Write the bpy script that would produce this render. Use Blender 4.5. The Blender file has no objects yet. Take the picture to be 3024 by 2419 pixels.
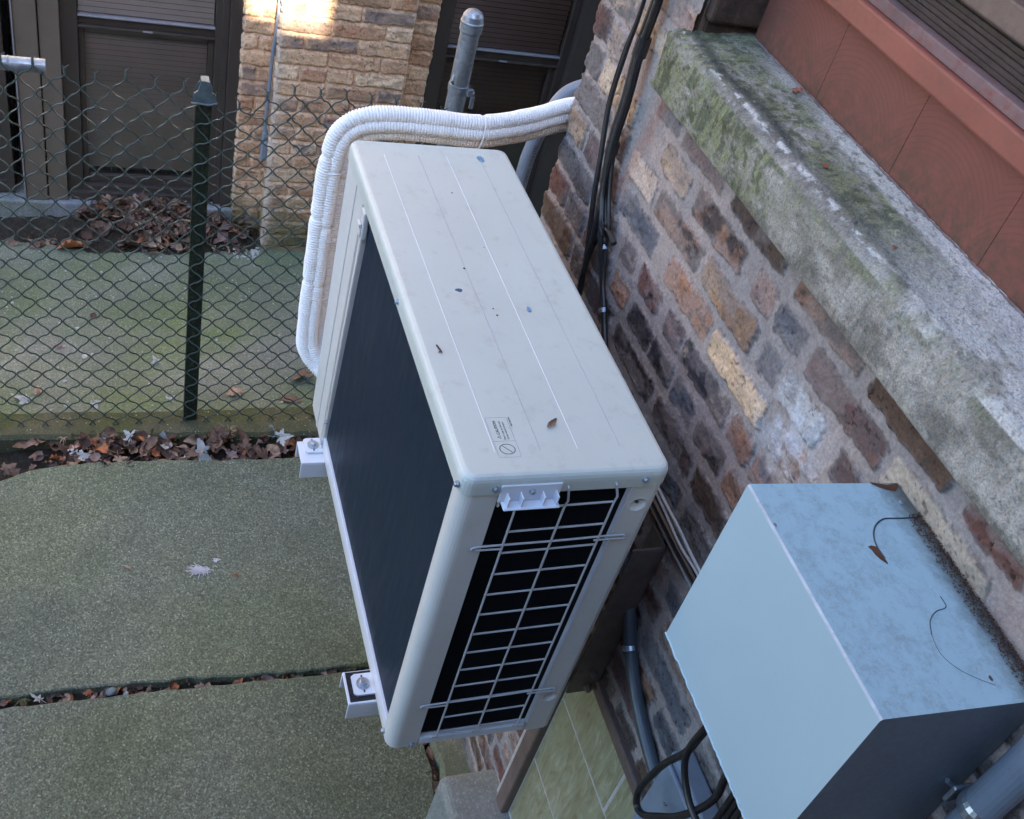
import bpy, bmesh, math, random
import numpy as np
from mathutils import Vector, Matrix
C = bpy.context.scene.collection
S = bpy.context.scene
rng = random.Random(7)

# ------------------------------------------------------------------ camera, sky, sun, exposure
cam = bpy.data.objects.new('camera', bpy.data.cameras.new('camera')); C.objects.link(cam)
cam.data.sensor_width = 36; cam.data.sensor_fit = 'HORIZONTAL'; cam.data.lens = 36.8
cam.data.clip_start = 0.02; cam.data.clip_end = 400
_x = (-0.276403, -0.933115, 0.229994); _y = (0.684886, -0.023368, 0.728275); _z = (-0.67419, 0.358817, 0.645537)
cam.matrix_world = Matrix(((_x[0], _y[0], _z[0], -0.8828), (_x[1], _y[1], _z[1], 0.4353),
                           (_x[2], _y[2], _z[2], 2.6367), (0, 0, 0, 1)))
S.camera = cam
SUN_EL, SUN_AZ = math.radians(33), math.radians(-3)      # azimuth measured from -X towards -Y
sdir = Vector((-math.cos(SUN_EL)*math.cos(SUN_AZ), -math.cos(SUN_EL)*math.sin(SUN_AZ), math.sin(SUN_EL)))
w = bpy.data.worlds.new("World"); S.world = w; w.use_nodes = True
nt = w.node_tree; bg = nt.nodes['Background']
sky = nt.nodes.new('ShaderNodeTexSky'); sky.sky_type = 'NISHITA'; sky.sun_disc = False
sky.sun_elevation = SUN_EL; sky.sun_rotation = math.atan2(sdir.x, sdir.y)
sky.air_density = 1.0; sky.dust_density = 0.8; sky.ozone_density = 3.0
nt.links.new(sky.outputs[0], bg.inputs[0]); bg.inputs[1].default_value = 0.15
sun = bpy.data.objects.new('sun', bpy.data.lights.new('sun', 'SUN')); C.objects.link(sun)
sun.data.energy = 4.2; sun.data.angle = math.radians(0.5); sun.data.color = (1, 0.86, 0.66)
sun.rotation_euler = sdir.to_track_quat('Z', 'Y').to_euler()
S.view_settings.view_transform = 'Standard'; S.view_settings.look = 'None'
S.view_settings.gamma = 1.0; S.view_settings.use_curve_mapping = False
S.view_settings.exposure = 2.75

# ------------------------------------------------------------------ object helpers
def link(name, me, mats, parent=None, smooth=None):
    o = bpy.data.objects.new(name, me); C.objects.link(o)
    for m in (mats if isinstance(mats, (list, tuple)) else [mats]): me.materials.append(m)
    if parent is not None:
        o.parent = parent
        if parent.type == 'EMPTY': o.location = -parent.location
    if smooth is not None:
        me.polygons.foreach_set('use_smooth', [smooth]*len(me.polygons))
    return o

def obj(name, bm, mats, parent=None, smooth=False):
    me = bpy.data.meshes.new(name); bm.to_mesh(me); bm.free()
    return link(name, me, mats, parent, smooth)

def tag(o, label=None, cat=None, group=None, kind=None):
    if label: o['label'] = label
    if cat: o['category'] = cat
    if group: o['group'] = group
    if kind: o['kind'] = kind
    return o

def thing(name, label, cat, loc=(0, 0, 0), group=None):
    o = bpy.data.objects.new(name, None); C.objects.link(o); o.location = loc
    o.empty_display_size = 0.05
    return tag(o, label, cat, group)

def copy_tree(o, parent=None):
    c = o.copy(); C.objects.link(c)
    if parent: c.parent = parent
    for ch in o.children: copy_tree(ch, c)
    return c

def box(bm, x0, x1, y0, y1, z0, z1, bev=0.0, seg=2, mi=0, M=None):
    vs = [bm.verts.new((x, y, z)) for x in (x0, x1) for y in (y0, y1) for z in (z0, z1)]
    if M is not None:
        for v in vs: v.co = M @ v.co
    idx = [(0, 1, 3, 2), (4, 6, 7, 5), (0, 4, 5, 1), (2, 3, 7, 6), (0, 2, 6, 4), (1, 5, 7, 3)]
    fs = [bm.faces.new([vs[i] for i in f]) for f in idx]
    for f in fs: f.material_index = mi
    if bev > 0:
        es = list({e for f in fs for e in f.edges})
        r = bmesh.ops.bevel(bm, geom=es, offset=bev, segments=seg, affect='EDGES', profile=0.5)
        for f in r['faces']: f.material_index = mi
    return fs

def catmull(P, n=8):
    P = [Vector(p) for p in P]
    if len(P) < 3: return P
    Q = [P[0]*2-P[1]] + P + [P[-1]*2-P[-2]]; out = []
    for i in range(1, len(Q)-2):
        for k in range(n):
            t = k/n; a, b, c, d = Q[i-1], Q[i], Q[i+1], Q[i+2]
            out.append(0.5*((2*b)+(-a+c)*t+(2*a-5*b+4*c-d)*t*t+(-a+3*b-3*c+d)*t*t*t))
    out.append(P[-1]); return out

def tube(bm, P, r, n=10, cap=True, mi=0):
    P = [Vector(p) for p in P]; rings = []
    T = []
    for i in range(len(P)):
        t = (P[min(i+1, len(P)-1)]-P[max(i-1, 0)]); T.append(t.normalized() if t.length > 1e-9 else Vector((0, 0, 1)))
    a = Vector((0, 0, 1)) if abs(T[0].z) < .9 else Vector((1, 0, 0))
    u = (a - T[0]*a.dot(T[0])).normalized()
    for i, p in enumerate(P):
        u = (u - T[i]*u.dot(T[i])).normalized(); v = T[i].cross(u)
        rr = r(i) if callable(r) else r
        rings.append([bm.verts.new(p + (u*math.cos(2*math.pi*k/n)+v*math.sin(2*math.pi*k/n))*rr) for k in range(n)])
    for A, B in zip(rings, rings[1:]):
        for k in range(n):
            f = bm.faces.new((A[k], A[(k+1) % n], B[(k+1) % n], B[k])); f.material_index = mi; f.smooth = True
    if cap:
        f = bm.faces.new(rings[0][::-1]); f.material_index = mi
        f = bm.faces.new(rings[-1]); f.material_index = mi
    return rings

def lathe(bm, prof, org, ax='z', n=20, mi=0, arc=True):
    """prof: (radius, height) pairs along axis direction ax (a Vector or letter)"""
    A = {'x': (1, 0, 0), 'y': (0, 1, 0), 'z': (0, 0, 1)}[ax] if isinstance(ax, str) else ax
    A = Vector(A).normalized(); b = Vector((0, 0, 1)) if abs(A.z) < .9 else Vector((1, 0, 0))
    u = (b-A*b.dot(A)).normalized(); v = A.cross(u); org = Vector(org); R = []
    for r, h in prof:
        R.append([bm.verts.new(org+A*h+(u*math.cos(2*math.pi*k/n)+v*math.sin(2*math.pi*k/n))*max(r, 1e-5)) for k in range(n)])
    for P, Q in zip(R, R[1:]):
        for k in range(n):
            f = bm.faces.new((P[k], P[(k+1) % n], Q[(k+1) % n], Q[k])); f.material_index = mi; f.smooth = True
    bm.faces.new(R[0][::-1]).material_index = mi; bm.faces.new(R[-1]).material_index = mi

def prism(bm, pts, z0, z1, mi=0, axis='z'):
    f3 = {'z': lambda a, b, h: (a, b, h), 'x': lambda a, b, h: (h, a, b), 'y': lambda a, b, h: (a, h, b)}[axis]
    lo = [bm.verts.new(f3(a, b, z0)) for a, b in pts]; hi = [bm.verts.new(f3(a, b, z1)) for a, b in pts]
    n = len(pts)
    fs = [bm.faces.new(lo[::-1]), bm.faces.new(hi)]
    for i in range(n): fs.append(bm.faces.new((lo[i], lo[(i+1) % n], hi[(i+1) % n], hi[i])))
    for f in fs: f.material_index = mi
    bmesh.ops.recalc_face_normals(bm, faces=fs)
    return fs

def sphere(bm, c, r, sc=(1, 1, 1), n=10):
    m = Matrix.Translation(c) @ Matrix.Diagonal((sc[0], sc[1], sc[2], 1))
    res = bmesh.ops.create_icosphere(bm, subdivisions=2, radius=r, matrix=m)
    for v in res['verts']:
        for f in v.link_faces: f.smooth = True

def B(): return bmesh.new()

# ------------------------------------------------------------------ numpy noise and colour
def lin(c):
    c = np.array(c, float)/255.0
    return np.where(c <= .04045, c/12.92, ((c+.055)/1.055)**2.4)

def vn(x, y, seed=0):
    xi = np.floor(x); yi = np.floor(y); xf = x-xi; yf = y-yi
    u = xf*xf*(3-2*xf); v = yf*yf*(3-2*yf)
    def h(a, b):
        s = np.sin(a*127.1+b*311.7+seed*74.7)*43758.5453
        return s-np.floor(s)
    return (h(xi, yi)*(1-u)+h(xi+1, yi)*u)*(1-v)+(h(xi, yi+1)*(1-u)+h(xi+1, yi+1)*u)*v

def fbm(x, y, seed=0, o=4):
    s = 0; a = .5; t = 0
    for k in range(o):
        s = s+a*vn(x*2**k+k*13.7, y*2**k+k*7.3, seed+k); t += a; a *= .55
    return s/t

def sst(x, a, b):
    t = np.clip((x-a)/(b-a), 0, 1); return t*t*(3-2*t)

def grid_mesh(name, X, Y, Z, col, keep=None):
    n, m = X.shape
    me = bpy.data.meshes.new(name)
    co = np.stack([X, Y, Z], -1).reshape(-1, 3).astype(np.float32)
    I = np.arange(n*m).reshape(n, m)
    q = np.stack([I[:-1, :-1], I[1:, :-1], I[1:, 1:], I[:-1, 1:]], -1).reshape(-1, 4)
    if keep is not None: q = q[keep[:-1, :-1].reshape(-1)]
    used = np.zeros(n*m, bool); used[q.reshape(-1)] = True
    remap = np.cumsum(used)-1; q = remap[q]; co = co[used]
    me.vertices.add(len(co)); me.vertices.foreach_set('co', co.reshape(-1))
    me.loops.add(q.size); me.loops.foreach_set('vertex_index', q.reshape(-1).astype(np.int32))
    me.polygons.add(len(q)); me.polygons.foreach_set('loop_start', np.arange(0, q.size, 4, dtype=np.int32))
    me.polygons.foreach_set('loop_total', np.full(len(q), 4, np.int32))
    me.polygons.foreach_set('use_smooth', np.ones(len(q), bool))
    me.update(calc_edges=True)
    a = me.color_attributes.new('Col', 'FLOAT_COLOR', 'POINT')
    c4 = np.ones((len(co), 4), np.float32); c4[:, :3] = col.reshape(-1, 3)[used]
    a.data.foreach_set('color', c4.reshape(-1))
    return me

# ------------------------------------------------------------------ materials
class NT:
    def __init__(s, name):
        s.m = bpy.data.materials.new(name); s.m.use_nodes = True; s.t = s.m.node_tree
        s.b = s.t.nodes['Principled BSDF']
        s.tc = s.t.nodes.new('ShaderNodeTexCoord'); s.P = s.tc.outputs['Object']
    def n(s, k, **kw):
        d = s.t.nodes.new(k)
        for a, b in kw.items(): setattr(d, a, b)
        return d
    def l(s, a, b): s.t.links.new(a, b)
    def mapping(s, sc=(1, 1, 1), rot=(0, 0, 0)):
        d = s.n('ShaderNodeMapping'); d.inputs['Scale'].default_value = sc; d.inputs['Rotation'].default_value = rot
        s.l(s.P, d.inputs[0]); return d.outputs[0]
    def noise(s, scale, detail=4, vec=None, rough=.55, dist=0):
        d = s.n('ShaderNodeTexNoise'); d.inputs['Scale'].default_value = scale; d.inputs['Detail'].default_value = detail
        d.inputs['Roughness'].default_value = rough; d.inputs['Distortion'].default_value = dist
        s.l(vec or s.P, d.inputs['Vector']); return d.outputs['Fac']
    def voro(s, scale, out='Distance', vec=None, feature='F1', rand=1.0):
        d = s.n('ShaderNodeTexVoronoi'); d.feature = feature; d.inputs['Scale'].default_value = scale
        d.inputs['Randomness'].default_value = rand
        s.l(vec or s.P, d.inputs['Vector']); return d.outputs[out]
    def ramp(s, f, stops, mode='LINEAR'):
        d = s.n('ShaderNodeValToRGB'); d.color_ramp.interpolation = mode; e = d.color_ramp.elements
        while len(e) < len(stops): e.new(.5)
        for q, (p, c) in zip(e, stops):
            q.position = p; q.color = (c, c, c, 1) if isinstance(c, (int, float)) else (*c, 1)
        s.l(f, d.inputs[0]); return d.outputs[0]
    def mix(s, f, a, b, mode='MIX'):
        d = s.n('ShaderNodeMix', data_type='RGBA', blend_type=mode)
        for sock, v in ((d.inputs[0], f), (d.inputs[6], a), (d.inputs[7], b)):
            if isinstance(v, (int, float)): sock.default_value = v
            elif isinstance(v, (tuple, list)): sock.default_value = (*v, 1)
            else: s.l(v, sock)
        return d.outputs[2]
    def math(s, op, a, b=0.0, clamp=False):
        d = s.n('ShaderNodeMath', operation=op, use_clamp=clamp)
        for sock, v in ((d.inputs[0], a), (d.inputs[1], b)):
            if isinstance(v, (int, float)): sock.default_value = v
            else: s.l(v, sock)
        return d.outputs[0]
    def xyz(s):
        d = s.n('ShaderNodeSeparateXYZ'); s.l(s.P, d.inputs[0]); return d.outputs
    def bump(s, h, st=.3, dist=.002, prev=None):
        d = s.n('ShaderNodeBump'); d.inputs['Strength'].default_value = st; d.inputs['Distance'].default_value = dist
        s.l(h, d.inputs['Height'])
        if prev is not None: s.l(prev, d.inputs['Normal'])
        return d.outputs[0]
    def done(s, col, rough=.6, metal=0.0, normal=None, spec=.5, coat=0):
        b = s.b
        for k, v in (('Base Color', col), ('Roughness', rough), ('Metallic', metal)):
            if isinstance(v, (int, float)): b.inputs[k].default_value = v
            elif isinstance(v, (tuple, list)): b.inputs[k].default_value = (*v, 1)
            else: s.l(v, b.inputs[k])
        b.inputs['Specular IOR Level'].default_value = spec
        if coat: b.inputs['Coat Weight'].default_value = coat; b.inputs['Coat Roughness'].default_value = .2
        if normal is not None: s.l(normal, b.inputs['Normal'])
        return s.m

def paint(name, c, rough=.4, var=.12, scale=9, spec=.5, metal=0., dirt=None, dirtamt=.25, bumpst=.05, coat=0):
    s = NT(name)
    n1 = s.noise(scale, 5); n2 = s.noise(scale*14, 3)
    a = tuple(x*(1-var) for x in c); b = tuple(min(1, x*(1+var)) for x in c)
    col = s.ramp(n1, [(.3, a), (.7, b)])
    if dirt:
        f = s.math('MULTIPLY', s.ramp(s.noise(scale*3.1, 8, rough=.7), [(.5, 0.), (.72, 1.)]), dirtamt)
        col = s.mix(f, col, dirt)
    r = s.ramp(n2, [(.3, max(0, rough-.08)), (.7, min(1, rough+.08))])
    return s.done(col, r, metal, s.bump(n2, bumpst, .001), spec, coat)

def vcol(name, rough=.9, fine=220, st=.5, amp=.25, spec=.22, dist=.0015):
    s = NT(name); a = s.n('ShaderNodeVertexColor'); a.layer_name = 'Col'
    n1 = s.noise(fine, 6, rough=.7); n2 = s.noise(fine*.25, 5)
    k = s.ramp(n1, [(.25, 1-amp), (.75, 1+amp)])
    col = s.mix(1.0, a.outputs[0], k, 'MULTIPLY')
    sp = s.ramp(s.voro(fine*1.3), [(.0, 1.), (.16, 0.)])
    pores = s.math('MULTIPLY', sp, s.ramp(s.noise(fine*.2, 3), [(.5, 0.), (.65, .6)]))
    col = s.mix(pores, col, (.03, .025, .02))
    nb = s.bump(n1, st, dist, s.bump(n2, st, dist*2))
    return s.done(col, rough, 0, nb, spec)

# metals and paints of the unit
def unit_paint(name, c, rough=.36):
    s = NT(name)
    n1 = s.noise(5, 4); n2 = s.noise(120, 2)
    col = s.ramp(n1, [(.3, tuple(x*.96 for x in c)), (.7, tuple(x*1.03 for x in c))])
    # faint dried water marks and specks of grime
    d1 = s.math('MULTIPLY', s.ramp(s.noise(26, 9, rough=.75), [(.54, 0.), (.66, 1.)]), .34)
    d2 = s.math('MULTIPLY', s.ramp(s.voro(120), [(0., 1.), (.06, 0.)]), s.ramp(s.noise(17, 2), [(.55, 0.), (.62, .5)]))
    rings = s.math('MULTIPLY', s.ramp(s.voro(34), [(.09, 0.), (.12, 1.), (.15, 0.)]), s.ramp(s.noise(9, 2), [(.52, 0.), (.64, .18)]))
    col = s.mix(d1, col, (.40, .39, .33)); col = s.mix(rings, col, (.36, .36, .33)); col = s.mix(d2, col, (.12, .11, .09))
    return s.done(col, s.ramp(s.noise(30, 4), [(.3, rough-.05), (.7, rough+.12)]), 0, s.bump(n2, .04, .0006), .5)
M_unit = unit_paint('cream_unit_enamel', (.58, .615, .55))
M_unit2 = paint('cream_unit_column', (.66, .65, .60), .38, .03, 6, dirt=(.3, .28, .24), dirtamt=.12)
M_white = paint('white_painted_steel', (.72, .74, .78), .35, .04, 12, dirt=(.4, .4, .38), dirtamt=.15)
M_wire = paint('cream_guard_wire', (.50, .50, .50), .4, .06)
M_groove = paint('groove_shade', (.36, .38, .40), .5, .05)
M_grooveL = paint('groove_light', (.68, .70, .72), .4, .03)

def panel_mat():
    s = NT('dark_blue_black_panel')
    v = s.mapping((4, 4, .6), (0, math.radians(8), 0)); st = s.noise(14, 6, v, .7)
    col = s.ramp(s.noise(2.5, 3), [(.3, (.002, .014, .032)), (.7, (.006, .018, .036))])
    col = s.mix(s.math('MULTIPLY', s.ramp(st, [(.5, 0.), (.8, 1.)]), .13), col, (.055, .052, .048))
    sp = s.math('MULTIPLY', s.ramp(s.voro(70), [(0., 1.), (.05, 0.)]), s.ramp(s.noise(11, 2), [(.55, 0.), (.62, .6)]))
    col = s.mix(sp, col, (.18, .17, .15))
    return s.done(col, s.ramp(st, [(.3, .38), (.7, .6)]), 0, s.bump(s.noise(90, 3), .05, .001), .28)
M_panel = panel_mat()
M_coil = paint('coil_black', (.006, .008, .012), .7, .2, 40, .3)
M_zinc = paint('zinc_plated_steel', (.46, .52, .58), .34, .15, 60, metal=.85)
M_galv = None
def galv():
    s = NT('galvanised_steel')
    v = s.voro(90, 'Color', rand=1.); sep = s.n('ShaderNodeSeparateColor'); s.l(v, sep.inputs[0])
    col = s.ramp(sep.outputs[0], [(0., (.24, .27, .30)), (1., (.36, .39, .42))])
    col = s.mix(s.math('MULTIPLY', s.ramp(s.noise(30, 6, s.mapping((3, 3, .5))), [(.5, 0.), (.7, 1.)]), .5), col, (.22, .20, .18))
    return s.done(col, s.ramp(sep.outputs[1], [(0., .35), (1., .55)]), .6, s.bump(s.noise(140, 3), .1, .001), .5)
M_galv = galv()
M_black = paint('black_cable_jacket', (.012, .012, .013), .42, .25, 30, dirt=(.09, .08, .07), dirtamt=.25)
M_rubber = paint('black_rubber', (.010, .012, .015), .6, .2, 30)
M_greycable = paint('grey_cable_jacket', (.06, .075, .09), .35, .12, 20, dirt=(.12, .11, .1), dirtamt=.2)
M_whitecable = paint('white_cable_jacket', (.45, .45, .44), .5, .12, 20, dirt=(.1, .1, .1), dirtamt=.4)
M_pvc = paint('grey_plastic_conduit', (.19, .23, .28), .42, .06, 12, dirt=(.12, .12, .12), dirtamt=.3)
M_bracket = paint('brown_grey_bracket_steel', (.14, .115, .10), .45, .2, 14, dirt=(.05, .035, .03), dirtamt=.6)
M_rust = paint('rust_flake', (.10, .042, .02), .9, .3, 60)
M_ink = paint('dark_print_ink', (.03, .05, .075), .6, .05)
M_inklight = paint('grey_print_ink', (.20, .24, .28), .6, .05)
M_bluemark = paint('blue_paint_mark', (.18, .33, .46), .6, .3, 160)
M_bluedark = paint('dark_blue_blob', (.05, .10, .17), .5, .2, 90)

def wrap_mat():
    s = NT('white_corrugated_tube')
    p = s.xyz()
    n = s.noise(7, 5)
    col = s.ramp(s.noise(40, 5), [(.3, (.88, .86, .83)), (.7, (.95, .93, .90))])
    stain = s.ramp(s.noise(18, 7, rough=.7), [(.42, 0.), (.68, 1.)])
    a = s.n('ShaderNodeVertexColor'); a.layer_name = 'Col'
    col = s.mix(s.math('MULTIPLY', a.outputs[0], s.math('ADD', s.math('MULTIPLY', stain, .35), .65)), col, (.50, .36, .22))
    pr = s.math('MULTIPLY', s.ramp(s.noise(75, 8, rough=.8), [(.58, 0.), (.63, 1.)]), .2)
    col = s.mix(pr, col, (.33, .32, .30))
    return s.done(col, .55, 0, s.bump(s.noise(150, 4), .2, .001), .35)
M_wrap = wrap_mat()

def ebox_mat():
    s = NT('blue_grey_enclosure_paint')
    p = s.xyz()
    col = s.ramp(s.noise(3.0, 3), [(.3, (.345, .475, .53)), (.7, (.375, .51, .56))])
    streak = s.math('MULTIPLY', s.ramp(s.noise(38, 12, rough=.85, dist=.15), [(.48, 0.), (.64, 1.)]), .5)
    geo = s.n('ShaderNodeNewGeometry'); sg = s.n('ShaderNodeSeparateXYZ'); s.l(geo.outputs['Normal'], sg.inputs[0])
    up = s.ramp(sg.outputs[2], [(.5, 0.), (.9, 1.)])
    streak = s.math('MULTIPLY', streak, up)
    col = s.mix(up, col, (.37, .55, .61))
    col = s.mix(streak, col, (.17, .21, .225))
    # grime gathered where the top meets the wall
    g = s.math('MULTIPLY', s.ramp(p[1], [(0., 0.), (1., 0.)]), 0.)
    yy = s.math('MULTIPLY', s.math('ADD', p[1], .47), 9.0)
    dirt = s.math('MULTIPLY', s.ramp(s.math('ADD', yy, s.math('MULTIPLY', s.noise(60, 8, rough=.75), .55)), [(.34, 1.), (.70, 0.)]), up)
    col = s.mix(s.math('MULTIPLY', dirt, .85), col, (.06, .055, .045))
    sp = s.math('MULTIPLY', s.ramp(s.voro(95), [(0., 1.), (.06, 0.)]), s.ramp(s.noise(23, 2), [(.58, 0.), (.64, .8)]))
    col = s.mix(sp, col, (.05, .05, .045))
    return s.done(col, s.ramp(s.noise(30, 4), [(.3, .42), (.7, .6)]), 0, s.bump(s.noise(130, 3), .06, .001), .45)
M_ebox = ebox_mat()
M_worn = paint('worn_pale_edge', (.42, .46, .49), .5, .18, 40, dirt=(.2, .25, .3), dirtamt=.4)
M_seam = paint('dark_seam', (.045, .06, .075), .7, .1)
M_eboxdark = paint('enclosure_side_shade_and_chip', (.17, .21, .25), .45, .08, 8)  # enclosure paint darkened for shade on the near side; also colours the chip

def concrete(name, c1, c2, green, gamt, speck=.5, sc=1.0, dark=(.05, .05, .04)):
    s = NT(name)
    big = s.noise(1.7*sc, 5, rough=.6); mid = s.noise(7*sc, 6, rough=.7); fine = s.noise(160, 6, rough=.8)
    col = s.ramp(mid, [(.3, c1), (.7, c2)])
    gm = s.math('MULTIPLY', s.ramp(big, [(.35, 0.), (.62, 1.)]), gamt)
    col = s.mix(gm, col, green)
    damp = s.math('MULTIPLY', s.ramp(s.noise(1.1*sc, 3, rough=.5), [(.45, 0.), (.62, 1.)]), .38)
    col = s.mix(damp, col, tuple(x*k for x, k in zip(c1, (.62, .68, .85))))
    # exposed sand and gravel: grains of many tones
    v = s.n('ShaderNodeTexVoronoi'); v.inputs['Scale'].default_value = 240; s.l(s.P, v.inputs['Vector'])
    sc2 = s.n('ShaderNodeSeparateColor'); s.l(v.outputs['Color'], sc2.inputs[0])
    tone = s.ramp(sc2.outputs[0], [(0., .50), (.5, .93), (.85, 1.35), (1., 2.1)])
    col = s.mix(speck, col, s.mix(1.0, col, tone, 'MULTIPLY'))
    v2 = s.n('ShaderNodeTexVoronoi'); v2.inputs['Scale'].default_value = 100; s.l(s.P, v2.inputs['Vector'])
    sc3 = s.n('ShaderNodeSeparateColor'); s.l(v2.outputs['Color'], sc3.inputs[0])
    br = s.math('MULTIPLY', s.ramp(sc3.outputs[1], [(.90, 0.), (.95, 1.)]), s.ramp(v2.outputs['Distance'], [(.18, 1.), (.32, 0.)]))
    col = s.mix(s.math('MULTIPLY', br, .75), col, (.42, .42, .36))
    dk = s.math('MULTIPLY', s.ramp(sc3.outputs[2], [(.90, 0.), (.94, 1.)]), s.ramp(v2.outputs['Distance'], [(.15, 1.), (.3, 0.)]))
    col = s.mix(s.math('MULTIPLY', dk, .7), col, dark)
    st = s.math('MULTIPLY', s.ramp(s.noise(3.3*sc, 7, rough=.65), [(.52, 0.), (.75, 1.)]), .35)
    col = s.mix(st, col, tuple(x*.55 for x in c1))
    nb = s.bump(fine, .5, .002, s.bump(v.outputs['Distance'], .35, .002))
    return s.done(col, .88, 0, nb, .25)
M_slab = concrete('mossy_aggregate_concrete', (.140, .148, .102), (.218, .224, .158), (.118, .138, .070), .7, .75)
M_slabfar = concrete('green_stained_concrete', (.19, .185, .145), (.27, .262, .205), (.140, .170, .070), .95, .45, 1.2)
M_curb = concrete('mossy_curb_concrete', (.095, .090, .048), (.13, .12, .075), (.055, .070, .018), .9, .4, 2.5)
M_found = concrete('mossy_foundation_concrete', (.19, .19, .12), (.34, .33, .25), (.13, .15, .07), .8, .3, 5)
M_sillblock = concrete('pale_sill_concrete', (.26, .265, .235), (.34, .345, .30), (.20, .22, .15), .5, .3, 4)
M_ledge = concrete('grey_ledge_concrete', (.22, .22, .23), (.32, .32, .34), (.12, .14, .08), .6, .3, 3)
def soil_mat():
    s = NT('dark_soil')
    col = s.ramp(s.noise(70, 8, rough=.8), [(.3, (.018, .014, .010)), (.7, (.075, .058, .042))])
    sp = s.ramp(s.voro(160), [(0., 1.), (.12, 0.)])
    col = s.mix(s.math('MULTIPLY', sp, s.ramp(s.noise(60, 2), [(.55, 0.), (.6, .8)])), col, (.16, .14, .12))
    return s.done(col, .95, 0, s.bump(s.noise(60, 8, rough=.8), 1, .012), .2)
M_soil = soil_mat()
M_wall = vcol('old_common_brick', .9, 190, .8, .34)
M_farwall = vcol('yellow_common_brick', .9, 130, .9, .34)
M_mossill = vcol('mossy_limestone', .95, 330, .9, .42, dist=.002)
def plain_brick(name):
    s = NT(name)
    mp = s.mapping((1, 1, 1)); br = s.n('ShaderNodeTexBrick'); sx = s.xyz(); cb = s.n('ShaderNodeCombineXYZ')
    s.l(s.math('ADD', sx[0], sx[1]), cb.inputs[0]); s.l(sx[2], cb.inputs[1])
    s.l(cb.outputs[0], br.inputs[0]); br.inputs['Scale'].default_value = 1
    br.inputs['Brick Width'].default_value = .21; br.inputs['Row Height'].default_value = .07; br.inputs['Mortar Size'].default_value = .006
    br.inputs['Color1'].default_value = (.30, .20, .12, 1); br.inputs['Color2'].default_value = (.20, .13, .09, 1); br.inputs['Mortar'].default_value = (.26, .24, .22, 1)
    return s.done(s.mix(.4, br.outputs[0], s.noise(20, 5), 'MULTIPLY'), .9)
M_plainbrick = plain_brick('plain_brick_courses')

def wood_red():
    s = NT('brick_red_board_paint')
    p = s.xyz()
    col = s.ramp(s.noise(6, 5), [(.3, (.188, .064, .047)), (.7, (.225, .080, .058))])
    # faint saw-blade arcs
    for cx, cz in ((.42, 2.03), (.235, 2.00), (.03, 1.99), (-.2, 1.98)):
        pass
    d = s.n('ShaderNodeVectorMath', operation='MODULO')
    fx = s.math('SUBTRACT', s.math('MODULO', s.math('ADD', p[0], 3.0), .2135), .107)
    fz = s.math('SUBTRACT', p[2], 2.03)
    rr = s.math('SQRT', s.math('ADD', s.math('MULTIPLY', fx, fx), s.math('MULTIPLY', fz, fz)))
    ring = s.math('SINE', s.math('MULTIPLY', s.math('ADD', rr, s.math('MULTIPLY', s.noise(14, 3), .006)), 760))
    ring = s.ramp(s.math('ADD', s.math('MULTIPLY', ring, .5), .5), [(.6, 0.), (1., 1.)])
    ring = s.math('MULTIPLY', ring, s.ramp(rr, [(.07, 0.), (.10, 1.)]))
    col = s.mix(s.math('MULTIPLY', ring, .17), col, (.09, .03, .025))
    low = s.math('SUBTRACT', 1.0, s.math('MULTIPLY', s.math('SUBTRACT', p[2], 2.05), 9), True)
    alg = s.math('MULTIPLY', s.math('MULTIPLY', low, s.ramp(s.noise(45, 8, rough=.75), [(.38, 0.), (.60, 1.)])), .8)
    col = s.mix(alg, col, (.060, .055, .032))
    sp = s.math('MULTIPLY', s.ramp(s.voro(210), [(0., 1.), (.12, 0.)]), s.ramp(s.noise(26, 3), [(.55, 0.), (.64, .8)]))
    col = s.mix(s.math('MULTIPLY', sp, s.ramp(p[2], [(0., 1.), (1., 1.)])), col, (.26, .24, .17))
    return s.done(col, .62, 0, s.bump(ring, .08, .001, s.bump(s.noise(150, 4), .15, .001)), .35)
M_red = wood_red()
M_redtrim = paint('brick_red_trim_paint', (.27, .085, .058), .55, .1, 10, dirt=(.10, .06, .05), dirtamt=.4)
M_weather = paint('weathered_grey_red_wood', (.19, .12, .11), .85, .25, 22, dirt=(.22, .06, .042), dirtamt=.9, bumpst=.3)
M_louver = paint('dark_brown_ridged_wood', (.05, .035, .03), .7, .2, 20, dirt=(.02, .015, .012), dirtamt=.5)
M_jambbrick = paint('dark_brown_brick', (.055, .035, .024), .9, .4, 30, dirt=(.16, .11, .07), dirtamt=.4, bumpst=.4)  # dark brown tone for the reveal bricks
M_bronze = paint('dark_bronze_aluminium', (.055, .042, .035), .45, .12, 6, dirt=(.06, .06, .04), dirtamt=.3)
M_tanboard = paint('taupe_brown_cladding', (.15, .115, .088), .42, .1, 5, dirt=(.05, .06, .035), dirtamt=.3)
M_railtan = paint('tan_brown_sash_rail', (.055, .042, .034), .5, .1, 8)
M_strip = paint('pale_metal_strip', (.22, .21, .22), .4, .1, 10)
M_blind = paint('grey_blind_slat', (.88, .84, .86), .6, .06, 5)
M_blinddark = paint('shaded_blind_behind_screen', (.58, .54, .54), .7, .06, 5)
M_void = paint('dark_room', (.006, .006, .006), .9, .1)
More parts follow.
